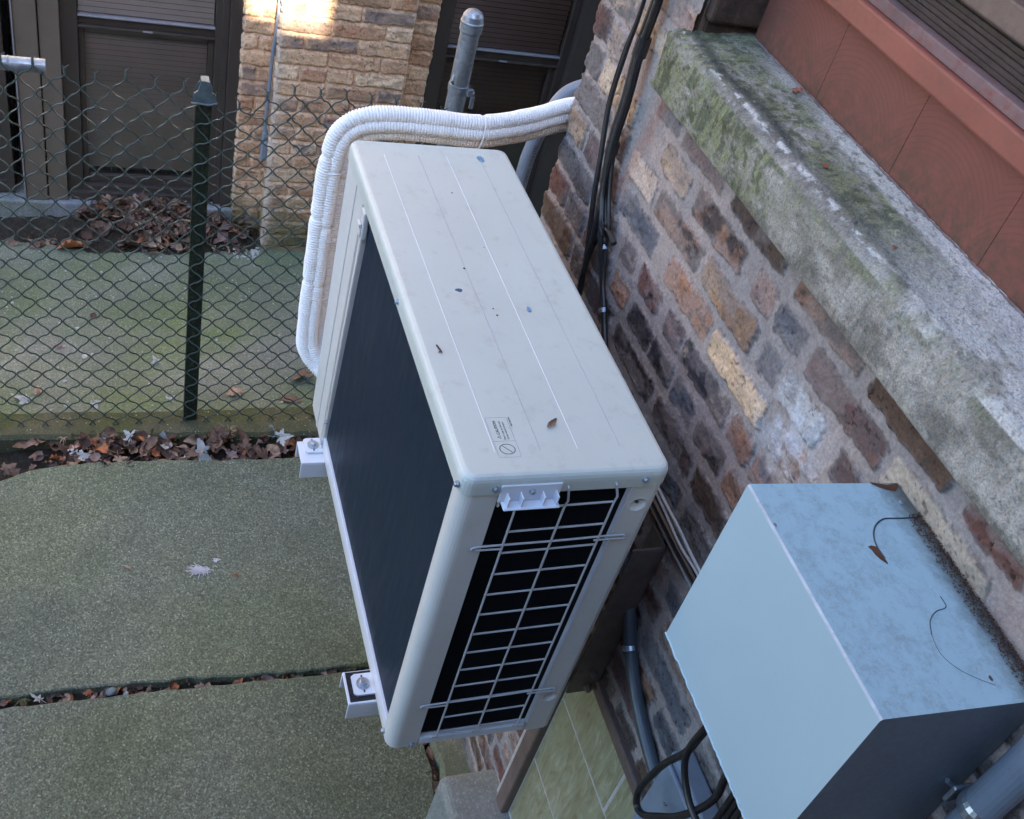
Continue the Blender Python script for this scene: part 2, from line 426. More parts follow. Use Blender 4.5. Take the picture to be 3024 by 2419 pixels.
def glass():
    s = NT('window_glass'); out = s.t.nodes['Material Output']
    tr = s.n('ShaderNodeBsdfTransparent'); tr.inputs[0].default_value = (.94, .94, .95, 1)
    gl = s.n('ShaderNodeBsdfGlossy'); gl.inputs['Roughness'].default_value = .06; gl.inputs[0].default_value = (.9, .9, .95, 1)
    fr = s.n('ShaderNodeFresnel'); fr.inputs[0].default_value = 1.5
    mx = s.n('ShaderNodeMixShader'); s.l(fr.outputs[0], mx.inputs[0]); s.l(tr.outputs[0], mx.inputs[1]); s.l(gl.outputs[0], mx.inputs[2])
    s.l(mx.outputs[0], out.inputs[0]); return s.m
M_glass = glass()
M_fence = paint('dark_green_vinyl_wire', (.050, .074, .066), .34, .2, 40, dirt=(.10, .12, .11), dirtamt=.4)
M_post = paint('dark_green_post_paint', (.012, .022, .013), .5, .3, 30, dirt=(.09, .085, .06), dirtamt=.9, bumpst=.3)
M_cap = paint('blue_grey_weathered_cap', (.11, .15, .17), .5, .3, 50, dirt=(.06, .09, .05), dirtamt=.6, metal=.3)
def marble():
    s = NT('olive_marbled_panel')
    v = s.mapping((20, 20, 4.5)); n = s.noise(2.2, 8, v, .7, 1.3)
    col = s.ramp(n, [(.28, (.15, .10, .055)), (.42, (.24, .22, .12)), (.56, (.30, .29, .18)), (.72, (.46, .44, .34))])
    return s.done(col, .35, 0, s.bump(n, .1, .002), .5)
M_marble = marble()
M_joint = paint('pale_joint_putty', (.42, .40, .38), .8, .15, 40)
M_frame = paint('brown_window_frame_paint', (.15, .105, .085), .5, .2, 20, dirt=(.06, .045, .04), dirtamt=.5)
def leaf_mat(name, c, var=.35, rough=.75):
    s = NT(name); oi = s.n('ShaderNodeObjectInfo')
    n = s.noise(60, 5); col = s.ramp(n, [(.3, tuple(x*(1-var) for x in c)), (.7, tuple(x*(1+var) for x in c))])
    return s.done(col, rough, 0, s.bump(s.noise(90, 4), .4, .002), .3)
L_brown = leaf_mat('brown_dead_leaf', (.165, .100, .068))
L_dark = leaf_mat('dark_dead_leaf', (.085, .048, .034))
L_tan = leaf_mat('tan_dead_leaf', (.34, .225, .15))
L_orange = leaf_mat('orange_dead_leaf', (.36, .13, .055))
L_pink = leaf_mat('mauve_brown_leaf', (.24, .155, .13))
L_white = leaf_mat('silver_leaf_underside', (.36, .37, .35), .2)
L_green = leaf_mat('weed_green', (.07, .095, .035))
M_feather = leaf_mat('pale_feather', (.55, .53, .56), .1)
M_pebble = paint('pale_pebble', (.42, .40, .36), .8, .2, 60)

# ------------------------------------------------------------------ brick wall builder (one mesh per wall)
def strip_wall(name, poly, z0, z1, step, bricks, mortar, mortar2, seed, holes=(), jag=.0, hscale=1.0, mossfn=None, mjoint=-.004, wob=1.0, desat=0.0):
    P = np.array(poly, float); seg = np.diff(P, axis=0); L = np.hypot(seg[:, 0], seg[:, 1]); cum = np.r_[0, np.cumsum(L)]
    ns = int(cum[-1]/step)+1; nz = int((z1-z0)/step)+1
    s = np.linspace(0, cum[-1], ns); z = np.linspace(z0, z1, nz)
    k = np.clip(np.searchsorted(cum, s, side='right')-1, 0, len(L)-1); t = (s-cum[k])/L[k]
    px = P[k, 0]+seg[k, 0]*t; py = P[k, 1]+seg[k, 1]*t
    nx = -seg[k, 1]/L[k]; ny = seg[k, 0]/L[k]
    ker = np.ones(5)/5
    nx = np.convolve(np.pad(nx, 2, 'edge'), ker, 'valid'); ny = np.convolve(np.pad(ny, 2, 'edge'), ker, 'valid')
    U, V = np.meshgrid(s, z, indexing='ij')
    Uw = U+wob*.0050*(fbm(U*28, V*28, seed, 3)-.5)*2+wob*.0025*(vn(U*160, V*160, seed+5)-.5)*2
    Vw = V+wob*.0050*(fbm(U*24+9, V*30, seed+9, 3)-.5)*2+wob*.0022*(vn(U*150, V*150+5, seed+6)-.5)*2
    m = fbm(U*7, V*7, seed+20, 4); m2 = fbm(U*60, V*60, seed+21, 4)
    col = mortar*(1-sst(m, .4, .6))[..., None]+mortar2*sst(m, .4, .6)[..., None]
    col = col*(.82+.36*m2)[..., None]
    H = mjoint+.003*(m2-.5)+.004*(m-.5)
    nA = fbm(U*38, V*55, seed+30, 4); nB = fbm(U*90, V*110, seed+31, 4); nC = vn(U*170, V*210, seed+33); nD = fbm(U*14, V*22, seed+34, 3)
    smear = fbm(U*11+3, V*15, seed+40, 4)
    for (u0, u1, v0, v1, c1, c2, sm) in bricks:
        c1 = c1*(1-desat)+c1.mean()*desat; c2 = c2*(1-desat)+c2.mean()*desat
        a = max(0, int((u0-.012)/step)); b = min(ns, int((u1+.012)/step)+2)
        c = max(0, int((v0-.012-z0)/step)); d = min(nz, int((v1+.012-z0)/step)+2)
        if a >= b or c >= d: continue
        sl = (slice(a, b), slice(c, d)); r = .009
        dx = np.abs(Uw[sl]-(u0+u1)/2)-(u1-u0)/2+r; dy = np.abs(Vw[sl]-(v0+v1)/2)-(v1-v0)/2+r
        dd = -(np.hypot(np.maximum(dx, 0), np.maximum(dy, 0))+np.minimum(np.maximum(dx, dy), 0)-r)
        mk = sst(dd, -.0005, .0025)
        if sm > 0: mk = mk*(1-sm*sst(smear[sl]+.12*(nB[sl]-.5), .50, .58))
        cb = c1*(.68+.64*nA[sl])[..., None]
        f = sst(nA[sl]*.5+nD[sl]*.5+.1*(nB[sl]-.5), .47, .60)[..., None]*.58
        cb = cb*(1-f)+c2*f*(.8+.4*nB[sl])[..., None]
        edge = (1-sst(dd, .002, .010))[..., None]*.25
        cb = cb*(1-edge)+col[sl]*edge
        pit = (nC > .86)[sl][..., None]*.55
        cb = cb*(1-pit)
        crack = sst(np.abs(nD[sl]-.5), .012, .0)*sst(nB[sl], .45, .6)
        cb = cb*(1-.8*crack)[..., None]
        rim = np.exp(-(dd/.0022)**2)*sst(nB[sl]+.5*(nD[sl]-.5), .46, .56)
        cb = cb*(1-.5*rim)[..., None]; col[sl] = col[sl]*(1-.45*rim)[..., None]
        col[sl] = col[sl]*(1-mk)[..., None]+cb*mk[..., None]
        hb = (.0035 if sm < .3 else .0006)+.0075*(nA[sl]-.5)+.003*(nB[sl]-.5)-.0035*crack+.006*(nD[sl]-.5)
        H[sl] = H[sl]*(1-mk)+hb*mk
    H = H*hscale
    if mossfn is not None: col = mossfn(U, V, col)
    X = px[:, None]+nx[:, None]*H; Y = py[:, None]+ny[:, None]*H
    if jag:
        bx = jag
        e = (.012*vn(V*14.4+.2, V*0, seed+60)+.005*vn(V*90, V*0, seed+61))-H*.8
        X = X-e*sst(X, bx-.03, bx)
    keep = np.ones_like(U, bool)
    for (a0, a1, b0, b1) in holes: keep &= ~((U > a0) & (U < a1) & (V > b0) & (V < b1))
    return grid_mesh(name, X, Y, V+0*U, np.clip(col, 0, 1), keep)

# ================================================================== GROUND
gb = B(); box(gb, -30, 30, -30, 30, -.5, -.16); g = obj('ground', gb, M_soil); tag(g, kind='structure')

def slab_mesh(name, outline, ztop, zbot, mat, bev=.004, rough=.004, seed=1):
    # outline: list of (x,y) CCW; edges broken up so the rim is uneven
    r = random.Random(seed); pts = []
    n = len(outline)
    for i in range(n):
        a = Vector(outline[i]); b = Vector(outline[(i+1) % n]); L_ = (b-a).length; k = max(1, min(60, int(L_/.03)))
        for j in range(k):
            p = a.lerp(b, j/k); nrm = Vector((-(b-a).y, (b-a).x)).normalized()
            pts.append(p+nrm*r.uniform(-rough, rough))
    bm = B(); lo = [bm.verts.new((p.x, p.y, zbot)) for p in pts]
    mid = [bm.verts.new((p.x, p.y, ztop-bev)) for p in pts]
    cx = sum(p.x for p in pts)/len(pts); cy = sum(p.y for p in pts)/len(pts)
    top = []
    m = len(pts)
    for i, p in enumerate(pts):
        t = (pts[(i+1) % m]-pts[i-1]).normalized(); nn = Vector((-t.y, t.x))
        top.append(bm.verts.new((p.x+nn.x*bev, p.y+nn.y*bev, ztop)))
    for i in range(m):
        j = (i+1) % m
        f = bm.faces.new((lo[i], lo[j], mid[j], mid[i])); f = bm.faces.new((mid[i], mid[j], top[j], top[i])); f.smooth = True
    bm.faces.new(top)
    bmesh.ops.recalc_face_normals(bm, faces=bm.faces)
    return obj(name, bm, mat)
tag(slab_mesh('pavement', [(.822, 3.2), (.826, .45), (.822, .27), (.808, .05), (.800, -.25), (.798, -.366), (1.662, -.366), (1.660, .0), (1.672, .3), (1.674, .5), (1.662, .62), (1.645, .68), (1.61, .76), (1.54, .86), (1.45, 1.1), (1.40, 3.2)], 0, -.10, M_slab, seed=3), kind='structure')
tag(slab_mesh('pavement', [(-7, 3.2), (-7, -.366), (.20, -.362), (.36, -.364), (.44, -.372), (.53, -.366), (.786, -.362), (.784, -.2), (.788, .1), (.792, .4), (.794, .75), (.79, 3.2)], 0.002, -.10, M_slab, seed=5), kind='structure')
tag(slab_mesh('path', [(1.955, 6), (1.96, -.1), (1.99, -.6), (2.0, -8), (3.4, -8), (3.4, 6)], -.076, -.2, M_slabfar, rough=.003, seed=8), kind='structure')
# kerb under the fence and strip of footing against the wall
kb = slab_mesh('curb', [(1.805, 6), (1.80, .5), (1.79, .1), (1.775, -.2), (1.77, -8), (1.94, -8), (1.93, -.3), (1.925, 0.3), (1.918, 6)], -.004, -.16, M_curb, bev=.012, rough=.007, seed=11)
tag(kb, kind='structure')
ft = slab_mesh('foundation_strip', [(1.2, -.382), (.54, -.384), (.45, -.392), (.36, -.386), (.30, -.38), (-4, -.38), (-4, -.6), (1.2, -.6)], .012, -.12, M_found, bev=.012, rough=.004, seed=12)
tag(ft, kind='structure')

def mound(name, x0, x1, y0, y1, fn, step, mat, kind='structure'):
    nx_ = int((x1-x0)/step)+1; ny_ = int((y1-y0)/step)+1
    X, Y = np.meshgrid(np.linspace(x0, x1, nx_), np.linspace(y0, y1, ny_), indexing='ij')
    Z = fn(X, Y); me = grid_mesh(name, X, Y, Z, np.full(X.shape+(3,), .05))
    # outer normals up
    o = link(name, me, mat); tag(o, kind=kind); return o
mound('soil', 1.38, 1.86, -.6, 3.0, lambda X, Y: -.058+.03*(fbm(X*22, Y*22, 3, 4)-.5)-.02*sst(Y, .5, .9), .012, M_soil)
mound('soil', .77, .84, -.42, 3.0, lambda X, Y: -.030+.022*(fbm(X*40, Y*40, 5, 3)-.5), .008, M_soil)
mound('soil', -.4, .85, -.40, -.355, lambda X, Y: -.030+.02*(fbm(X*40, Y*40, 6, 3)-.5), .008, M_soil)
mound('soil', 1.70, 2.02, -.6, 3.0, lambda X, Y: -.10+.012*(fbm(X*40, Y*40, 8, 3)-.5), .015, M_soil)
def pilef(X, Y):
    e = np.exp(-((Y-.28)/.30)**2); w_ = sst(X, 2.90+.02*np.sin(Y*9), 3.09)
    return -.090+.050*sst(X, 2.99, 3.11)+e*w_*.085+.03*(fbm(X*20, Y*20, 9, 4)-.5)*sst(X, 2.88, 2.96)+.012*sst(X, 2.97, 3.08)
mound('soil', 2.90, 3.102, -.19, 1.6, pilef, .008, M_soil)

# ================================================================== NEAR BRICK BUILDING
W = -.47
home = thing('brick_building', 'near brick building with smeared mortar, mossy sill and red boarded window', 'building', (.0, -.6, 0))
XO = 1.05                      # wall strip starts at x = -XO
R0, PITCH = 1.918, .0697
def rgb(*c): return lin(c)
dk = rgb(82, 70, 66); dk2 = rgb(60, 55, 57); gry = rgb(114, 106, 102); blu = rgb(98, 98, 104); orr = rgb(168, 118, 84); redd = rgb(116, 76, 64)
tan = rgb(180, 150, 120); yel = rgb(218, 180, 134); gold = rgb(166, 128, 86); pnk = rgb(150, 124, 112); wht = rgb(188, 190, 190); brn = rgb(96, 74, 58); prp = rgb(104, 84, 80)
bei = rgb(184, 168, 144)
rows = {
 0: [(.70, .82, dk, gry), (.64, .545, blu, dk), (.533, .372, prp, redd), (.335, .155, dk, brn), (.118, -.062, dk, orr), (-.088, -.268, brn, rgb(86, 62, 40)), (-.297, -.412, redd, prp)],
 1: [(.57, .46, tan, dk), (.434, .246, dk, orr), (.204, .142, pnk, prp), (.132, .048, blu, dk2), (.028, -.168, prp, redd), (-.181, -.385, bei, bei*.8)],
 2: [(.672, .553, rgb(196, 170, 148), tan), (.54, .350, dk, orr), (.333, .147, gold, prp), (.125, .068, blu, dk2), (.056, -.060, wht, blu), (-.10, -.28, prp, blu)],
 3: [(.654, .490, blu, gry), (.432, .257, orr, dk), (.238, .054, yel, tan), (.02, -.15, pnk, wht), (-.17, -.36, dk, prp)],
 4: [(.60, .53, dk, tan), (.505, .412, redd, dk2), (.382, .310, prp, pnk), (.304, .130, dk2, tan), (.116, .040, orr, redd), (.03, -.06, prp, orr), (-.08, -.28, dk, gry)],
 5: [(.590, .514, orr, dk), (.495, .395, dk2, dk), (.393, .297, dk2, gry), (.282, .200, blu, dk2), (.18, .085, dk, prp), (.07, .012, orr, dk), (-.01, -.2, dk, dk2)],
 6: [(.52, .33, dk, gry), (.31, .15, prp, dk), (.136, .012, brn, dk), (-.01, -.19, dk, brn)],
 -1: [(.80, .62, rgb(190, 165, 135), tan)], -2: [(.80, .60, pnk, tan)],
}
left = {   # clean older courses beside the corner
 0: [(.978, .90, dk, redd), (.895, .825, rgb(150, 132, 118), tan)], 1: [(.978, .892, gry, dk2), (.882, .700, rgb(206, 180, 146), tan)],
 2: [(.975, .79, gry, dk2), (.776, .692, prp, tan)], 3: [(.968, .868, tan, brn), (.856, .778, prp, gry), (.764, .67, dk, gry)],
 4: [(.976, .772, gry, dk2), (.758, .64, dk, tan)], 5: [(.975, .872, redd, dk), (.860, .762, gry, dk), (.75, .61, dk, brn)],
 6: [(.976, .783, brn, dk), (.77, .54, dk, gry)],
}
pal = [(dk, orr), (gry, dk), (prp, redd), (blu, dk2), (dk, brn), (pnk, tan), (brn, orr), (dk2, gry), (redd, dk)]
bricks = []
for r in range(-6, 28):
    zc = R0-PITCH*r
    for (a, b, c1, c2) in rows.get(r, []):
        sm = .34
        hh = .0250 if r not in (2, 3) else .0262
        if r == 0: hh = .028
        bricks.append((b+XO, a+XO, zc-hh, zc+hh, c1, c2, sm if (a, b) not in ((.238, .054), (-.088, -.268)) else 0))
    for (a, b, c1, c2) in left.get(r, []):
        bricks.append((b+XO, a+XO, zc-.0295, zc+.0295, c1, c2, .12))
    # random bricks elsewhere
    x = -1.02-rng.random()*.15
    lim = (-.42 if r in (0, 1) else -.38 if r == 3 else -.30 if r in (2, 4) else -.21) if r in rows and r >= 0 else (.6 if r < 0 else 1.15)
    while x < lim:
        Lb = .195 if rng.random() < .7 else .09
        if x+Lb > lim: break
        c1, c2 = rng.choice(pal)
        h = .0285 if x > .62 else .0238
        if r > 9: h = .027
        bricks.append((x+XO, x+Lb+XO, zc-h, zc+h, c1, c2, .35 if x < .6 else .1)); x += Lb+(.02 if x < .6 else .012)
    if r < 0:
        x = .805
        while x < 1.1:
            Lb = .16 if x < .85 else .2; c1, c2 = rng.choice(pal[1:6])
            bricks.append((x+XO, min(x+Lb, 1.2)+XO, zc-.029, zc+.029, c1*1.25, tan, .15)); x += Lb+.012
    if 0 <= r <= 6: bricks.append((.995+XO, 1.15+XO, zc-.029, zc+.029, gry, dk, .1))
def wall_tone(U, V, col):
    x = U-XO
    # whitish salts around x 0, z 1.72 and rust run near x .66
    f = np.exp(-((x+.01)/.07)**2-((V-1.735)/.07)**2)*sst(fbm(U*40, V*30, 77, 4), .44, .62)*.55
    col = col*(1-f[..., None])+lin((196, 204, 214))*f[..., None]
    f = np.exp(-((x-.63+.25*(V-1.9))/.018)**2)*sst(V, 1.62, 1.7)*(1-sst(V, 1.93, 1.99))*.45
    col = col*(1-f[..., None])+lin((150, 104, 84))*f[..., None]
    g_ = sst(.25-V, .0, .25)*sst(fbm(U*9, V*9, 78, 3), .4, .6)*.6
    return col*(1-g_[..., None])+lin((84, 92, 66))*g_[..., None]
me = strip_wall('wall', [(-XO, W), (.975, W), (.975, W-.16)], .0, 2.36, .0025, bricks, rgb(164, 150, 142), rgb(148, 141, 137), 4,
                holes=[(-9, .615+XO, 2.0, 9), (-9, .215+XO, .12, .92)], jag=.975, mossfn=wall_tone, wob=1.2, mjoint=-.002, desat=.22)
wl = link('wall', me, M_wall, home)
# plain masses of the building behind and above the detailed strip
bm = B()
box(bm, -7, -1.052, -5, W-.002, 0, 2.0); box(bm, -7, .968, -5, -.64, 0, 2.0); box(bm, .62, .968, -5, W-.012, 0, 2.05); box(bm, .62, .968, -5, W-.012, 2.05, 2.35)
box(bm, -7, .965, -5, -.645, 2.0, 2.36); box(bm, .62, .97, -.6, W-.004, 2.36, 6.5); box(bm, -7, .97, -5, -.60, 2.36, 6.5, mi=0)
box(bm, -7, .62, -.60, W-.004, 3.4, 6.5)
obj('rear_wall', bm, M_plainbrick, home)
# reveal at the far end of the boarded window: dark bricks
bm = B()
for i in range(5):
    z = 2.072+i*.071
    box(bm, .598, .66, -.588, W-.010+(.004 if i % 2 else -.004), z, z+.058, .006, 2)
box(bm, .612, .655, -.585, W-.02, 2.045, 2.45)
jr = obj('window_reveal', bm, M_jambbrick, home)

# mossy stone sill: a profile swept along x
step = .0022
xs = np.arange(-1.05, .640, step)
prof = [(-.555+.0, 1.940), (-.442, 1.941), (-.434, 1.946), (-.431, 1.96), (-.4295, 2.015), (-.4335, 2.032), (-.443, 2.043), (-.458, 2.0475), (-.55, 2.056), (-.60, 2.060)]
pp = np.array(prof); dl = np.r_[0, np.cumsum(np.hypot(*np.diff(pp, axis=0).T))]
ts = np.arange(0, dl[-1], step); py_ = np.interp(ts, dl, pp[:, 0]); pz_ = np.interp(ts, dl, pp[:, 1])
for _ in range(3):
    py_[1:-1] = (py_[:-2]+py_[1:-1]*2+py_[2:])/4; pz_[1:-1] = (pz_[:-2]+pz_[1:-1]*2+pz_[2:])/4
Xs, Ts = np.meshgrid(xs, ts, indexing='ij')
PY = np.interp(Ts, ts, py_); PZ = np.interp(Ts, ts, pz_)
fine = fbm(Xs*160, Ts*160, 11, 4)-.5; med = fbm(Xs*30, Ts*30, 12, 4)-.5; big = fbm(Xs*7, Ts*9, 13, 3)-.5
edgew = np.exp(-((Ts-.20)/.03)**2)
H_ = .0028*fine+.004*med-.003*edgew*sst(big+med, .02, .12)
wt = sst(PZ, 2.018, 2.046); PYn = PY+H_*(1-.8*wt); PZn = PZ+H_*(.2+.8*wt)
endf = sst(Xs, .615, .640)
PYn = PYn-.012*endf*(1-wt)*sst(PZ, 1.942, 1.955); PZn = PZn-.006*endf*wt
front = PZ < 2.034
gr = lin((168, 163, 152)); gr2 = lin((128, 124, 114)); mg = lin((126, 130, 94)); md = lin((78, 84, 58)); wl_ = lin((226, 224, 216)); cream = lin((170, 170, 146))
n1 = fbm(Xs*13, Ts*26, 14, 5); n2 = fbm(Xs*70, Ts*110, 15, 4); n3 = fbm(Xs*6+4, Ts*16, 16, 4)
nst = fbm(Xs*110, Ts*45, 24, 3)
col = gr*(1-sst(n1, .35, .65))[..., None]+gr2*sst(n1, .35, .65)[..., None]
col = col*(.62+.76*nst)[..., None]
# moss on the front: strong at the far end and near the ridge; on the top: broad middle band
yb = PY
mf = sst(Xs+.30*(n3-.5), .0, .24)*.95*sst(PZ+.05*(n1-.5)+.05*sst(Xs, .1, .5), 1.945, 2.0)
mf = np.maximum(mf, .55*sst(PZ+.03*(n1-.5), 2.0, 2.03)*sst(Xs, -.55, -.1))
mt = sst(.08-np.abs(yb+.492+.03*np.sin(Xs*6)+.05*(n1-.5)+.02*np.clip(.2-Xs, 0, 1)), .0, .05)*(.35+.6*sst(Xs, -.35, .1))
mt = np.maximum(mt, sst(Xs+.2*(n1-.5), .42, .56)*.8)
moss = np.where(front, mf, mt)*(.22+.70*sst(n2*.5+n1*.35+n3*.15, .34, .54))
mc = mg*(1-sst(nst, .4, .6))[..., None]+md*sst(nst, .4, .6)[..., None]
mc = mc*(.8+.5*n2)[..., None]
col = col*(1-moss[..., None])+mc*moss[..., None]
# black algae stain just behind the ridge
bl = np.exp(-((yb+.468+.006*np.sin(Xs*23))/.013)**2)*(~front)*sst(n3+n2*.3, .50, .72)*.75*sst(Xs, -.5, -.1)
col = col*(1-bl[..., None])+lin((58, 62, 60))*bl[..., None]
# white lichen along the ridge and at the back
wh = np.exp(-((yb+.452)/.006)**2)*(~front)*sst(n2*.6+n1*.4, .54, .64)*.8
wh = np.maximum(wh, .62*sst(-yb+.03*(n1-.5), .530, .548)*sst(-Xs+.25*(n3-.5), -.46, -.24)*sst(n2, .2, .45))
wh = np.maximum(wh, .65*(~front)*sst(-Xs, -.12, .2)*sst(n1+n2*.3, .45, .68))
col = col*(1-wh[..., None])+wl_*wh[..., None]
sp_ = (vn(Xs*300, Ts*300, 18) > .80)[..., None]*.40; col = col*(1-sp_)+lin((70, 74, 70))*sp_
sp_ = (vn(Xs*280, Ts*280, 19) > .90)[..., None]*.18; col = col*(1-sp_)+wl_*sp_
me = grid_mesh('window_sill', Xs, PYn, PZn, np.clip(col, 0, 1))
sill = link('window_sill', me, M_mossill, home)
sill['label'] = 'mossy weathered grey stone sill'
bm = B(); box(bm, .625, .6385, -.60, -.444, 1.943, 2.043, .006); o = obj('sill_end', bm, M_sillblock, sill)
# red boards, trims above
bm = B(); w_ = .2135; x = -1.109
while x < .59:
    x1 = min(x+w_, .600); box(bm, x+.0003, x1-.0003, -.60, -.577, 2.052, 2.20, .0004, 1); x = x1
box(bm, -1.1, .6, -.62, -.601, 2.05, 3.4)
bp = obj('boarded_window', bm, M_red, home); bp['label'] = 'brick red boards closing the window'
bm = B(); box(bm, -1.1, .60, -.577, -.556, 2.186, 2.222, .004)
obj('window_trim', bm, M_redtrim, home)
bm = B(); box(bm, -1.1, .60, -.60, -.566, 2.2225, 2.240, .002); obj('weathered_trim', bm, M_weather, home)
bm = B()
for i in range(7):
    box(bm, -1.1, .598, -.60, -.583+.0012*(i % 2), 2.2415+i*.0075, 2.2485+i*.0075, .001, 1)
obj('ridged_board', bm, M_louver, home)
bm = B(); box(bm, -1.1, .598, -.60, -.562, 2.2955, 2.33, .003); obj('upper_trim', bm, M_frame, home)
bm = B()   # dirt bead where sill meets boards
pts = [(-1.05+i*.01, -.574+rng.uniform(-.0007, .0007), 2.057+rng.uniform(-.0005, .0007)) for i in range(164)]
tube(bm, pts, lambda i: .0028+.0006*math.sin(i*.9), 6); obj('caulk_bead', bm, paint('old_caulk', (.16, .12, .11), .9, .4, 60), home)

# basement window
bw = None
bm = B()
box(bm, .198, .242, -.505, -.452, .19, .93, .005); jb = obj('basement_window', bm, M_frame, home); jb['label'] = 'basement window with brown frame and olive marbled panels'
bm = B(); box(bm, -1.1, .197, -.50, -.456, .905, .935, .004); obj('lintel_frame', bm, M_frame, jb)
def panel(x0, x1, z0, z1):
    b_ = B(); box(b_, x0, x1, -.49, -.4722, z0, z1, .0015); return obj('panel', b_, M_marble, jb)
J = .0055
for (z0, z1, cuts) in ((.734, .905, [-1.05, -.58, -.32, -.068, .197]), (.479, .727, [-1.05, -.70, -.42, -.19, .197]), (.22, .471, [-1.05, -.60, -.33, -.07, .197])):
    for a, b_ in zip(cuts, cuts[1:]): panel(a+J, b_-J*.6, z0, z1)
bm = B(); box(bm, -1.1, .2, -.52, -.4736, .2, .92); obj('joint_backing', bm, M_joint, jb)
bm = B()
box(bm, -1.1, .325, W-.04, -.322, -.02, .205, .022, 4)
o = obj('basement_sill', bm, M_sillblock, home)
# cement patch between bricks and jamb
bm = B(); box(bm, .243, .262, -.476, -.461, .2, .93, .005); obj('jamb_caulk', bm, M_joint, home)

# ================================================================== FAR BUILDING (yellow brick, dark windows)
far = thing('brick_building', 'yellow brick building across the walkway with dark brown windows and blinds', 'building', (3.2, 0, -.08))
yb1 = rgb(220, 176, 134); yb2 = rgb(194, 148, 110); yb3 = rgb(236, 198, 156); yd = rgb(146, 124, 112); ydk = rgb(128, 104, 88); yr = rgb(184, 120, 84)
FP = [(3.24, -.835), (3.10, -.835), (3.10, -.712), (3.0, -.712), (3.0, -.2), (3.10, -.2), (3.10, -.077), (3.2, -.077)]
fb = []; fp = .0652
S1, S2, S3, S4 = .14+.123, .14+.223, .14+.223+.512, .14+.223+.512+.1
for r in range(0, 26):
    zc = -.055+fp*(r+.5)
    off = (r % 2)*.105
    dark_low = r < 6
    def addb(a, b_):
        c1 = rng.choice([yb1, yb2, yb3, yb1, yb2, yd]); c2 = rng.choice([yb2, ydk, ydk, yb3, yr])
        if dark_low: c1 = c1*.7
        fb.append((a, b_, zc-.0275, zc+.0275, c1, c2, .18))
    addb(.004, .13); addb(.145, .145+.11)
    x = S2+.004-(.0 if not off else .0)
    first = .10 if off else .2
    a = S2+.004
    while a < S3-.02:
        b_ = min(a+first, S3-.004); 
        if S3-b_ < .05: b_ = S3-.004
        addb(a, b_); a = b_+.009; first = .2 if rng.random() < .8 else .1
    addb(S1+.004, S2-.006); addb(S3+.006, S4-.006)
    if off: addb(S4+.004, S4+.055); addb(S4+.065, S4+.121)
    else: addb(S4+.004, S4+.121)
    addb(S4+.128, S4+.22)
def far_tone(U, V, col):
    # moss and damp low down, pale cement patch on the left corner of the pier
    g_ = sst(.22-V+.12*(fbm(U*9, V*9, 91, 3)-.5), .0, .22)*.75
    col = col*(1-g_[..., None])+lin((92, 90, 58))*(.7+.6*fbm(U*60, V*60, 92, 3))[..., None]*g_[..., None]
    c_ = np.exp(-((U-(S3+.003+.02*(fbm(V*6, V*0, 93, 3)-.5)))/.030)**2)*.85
    col = col*(1-c_[..., None])+lin((196, 176, 158))*(.75+.5*fbm(U*50, V*16, 94, 4))[..., None]*c_[..., None]
    return col
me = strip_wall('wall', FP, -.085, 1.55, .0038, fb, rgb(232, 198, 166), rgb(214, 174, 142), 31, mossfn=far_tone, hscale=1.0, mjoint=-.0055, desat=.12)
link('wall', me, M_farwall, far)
bm = B()
box(bm, 3.25, 7, -9, 6, 2.6, 7.5); box(bm, 3.12, 7, -.83, -.082, 1.55, 7.5); box(bm, 3.26, 7, -9, 6, -.1, .0)
box(bm, 3.12, 7, 1.6, 6, -.1, 7.5); box(bm, 3.12, 7, -9, -1.62, -.1, 7.5); box(bm, 3.02, 3.13, -.71, -.2, 1.55, 7.5); box(bm, 3.14, 3.3, -.83, -.082, -.1, 1.56)
box(bm, 3.7, 7, -9, 6, -.1, 2.6)
obj('rear_wall', bm, M_plainbrick, far)
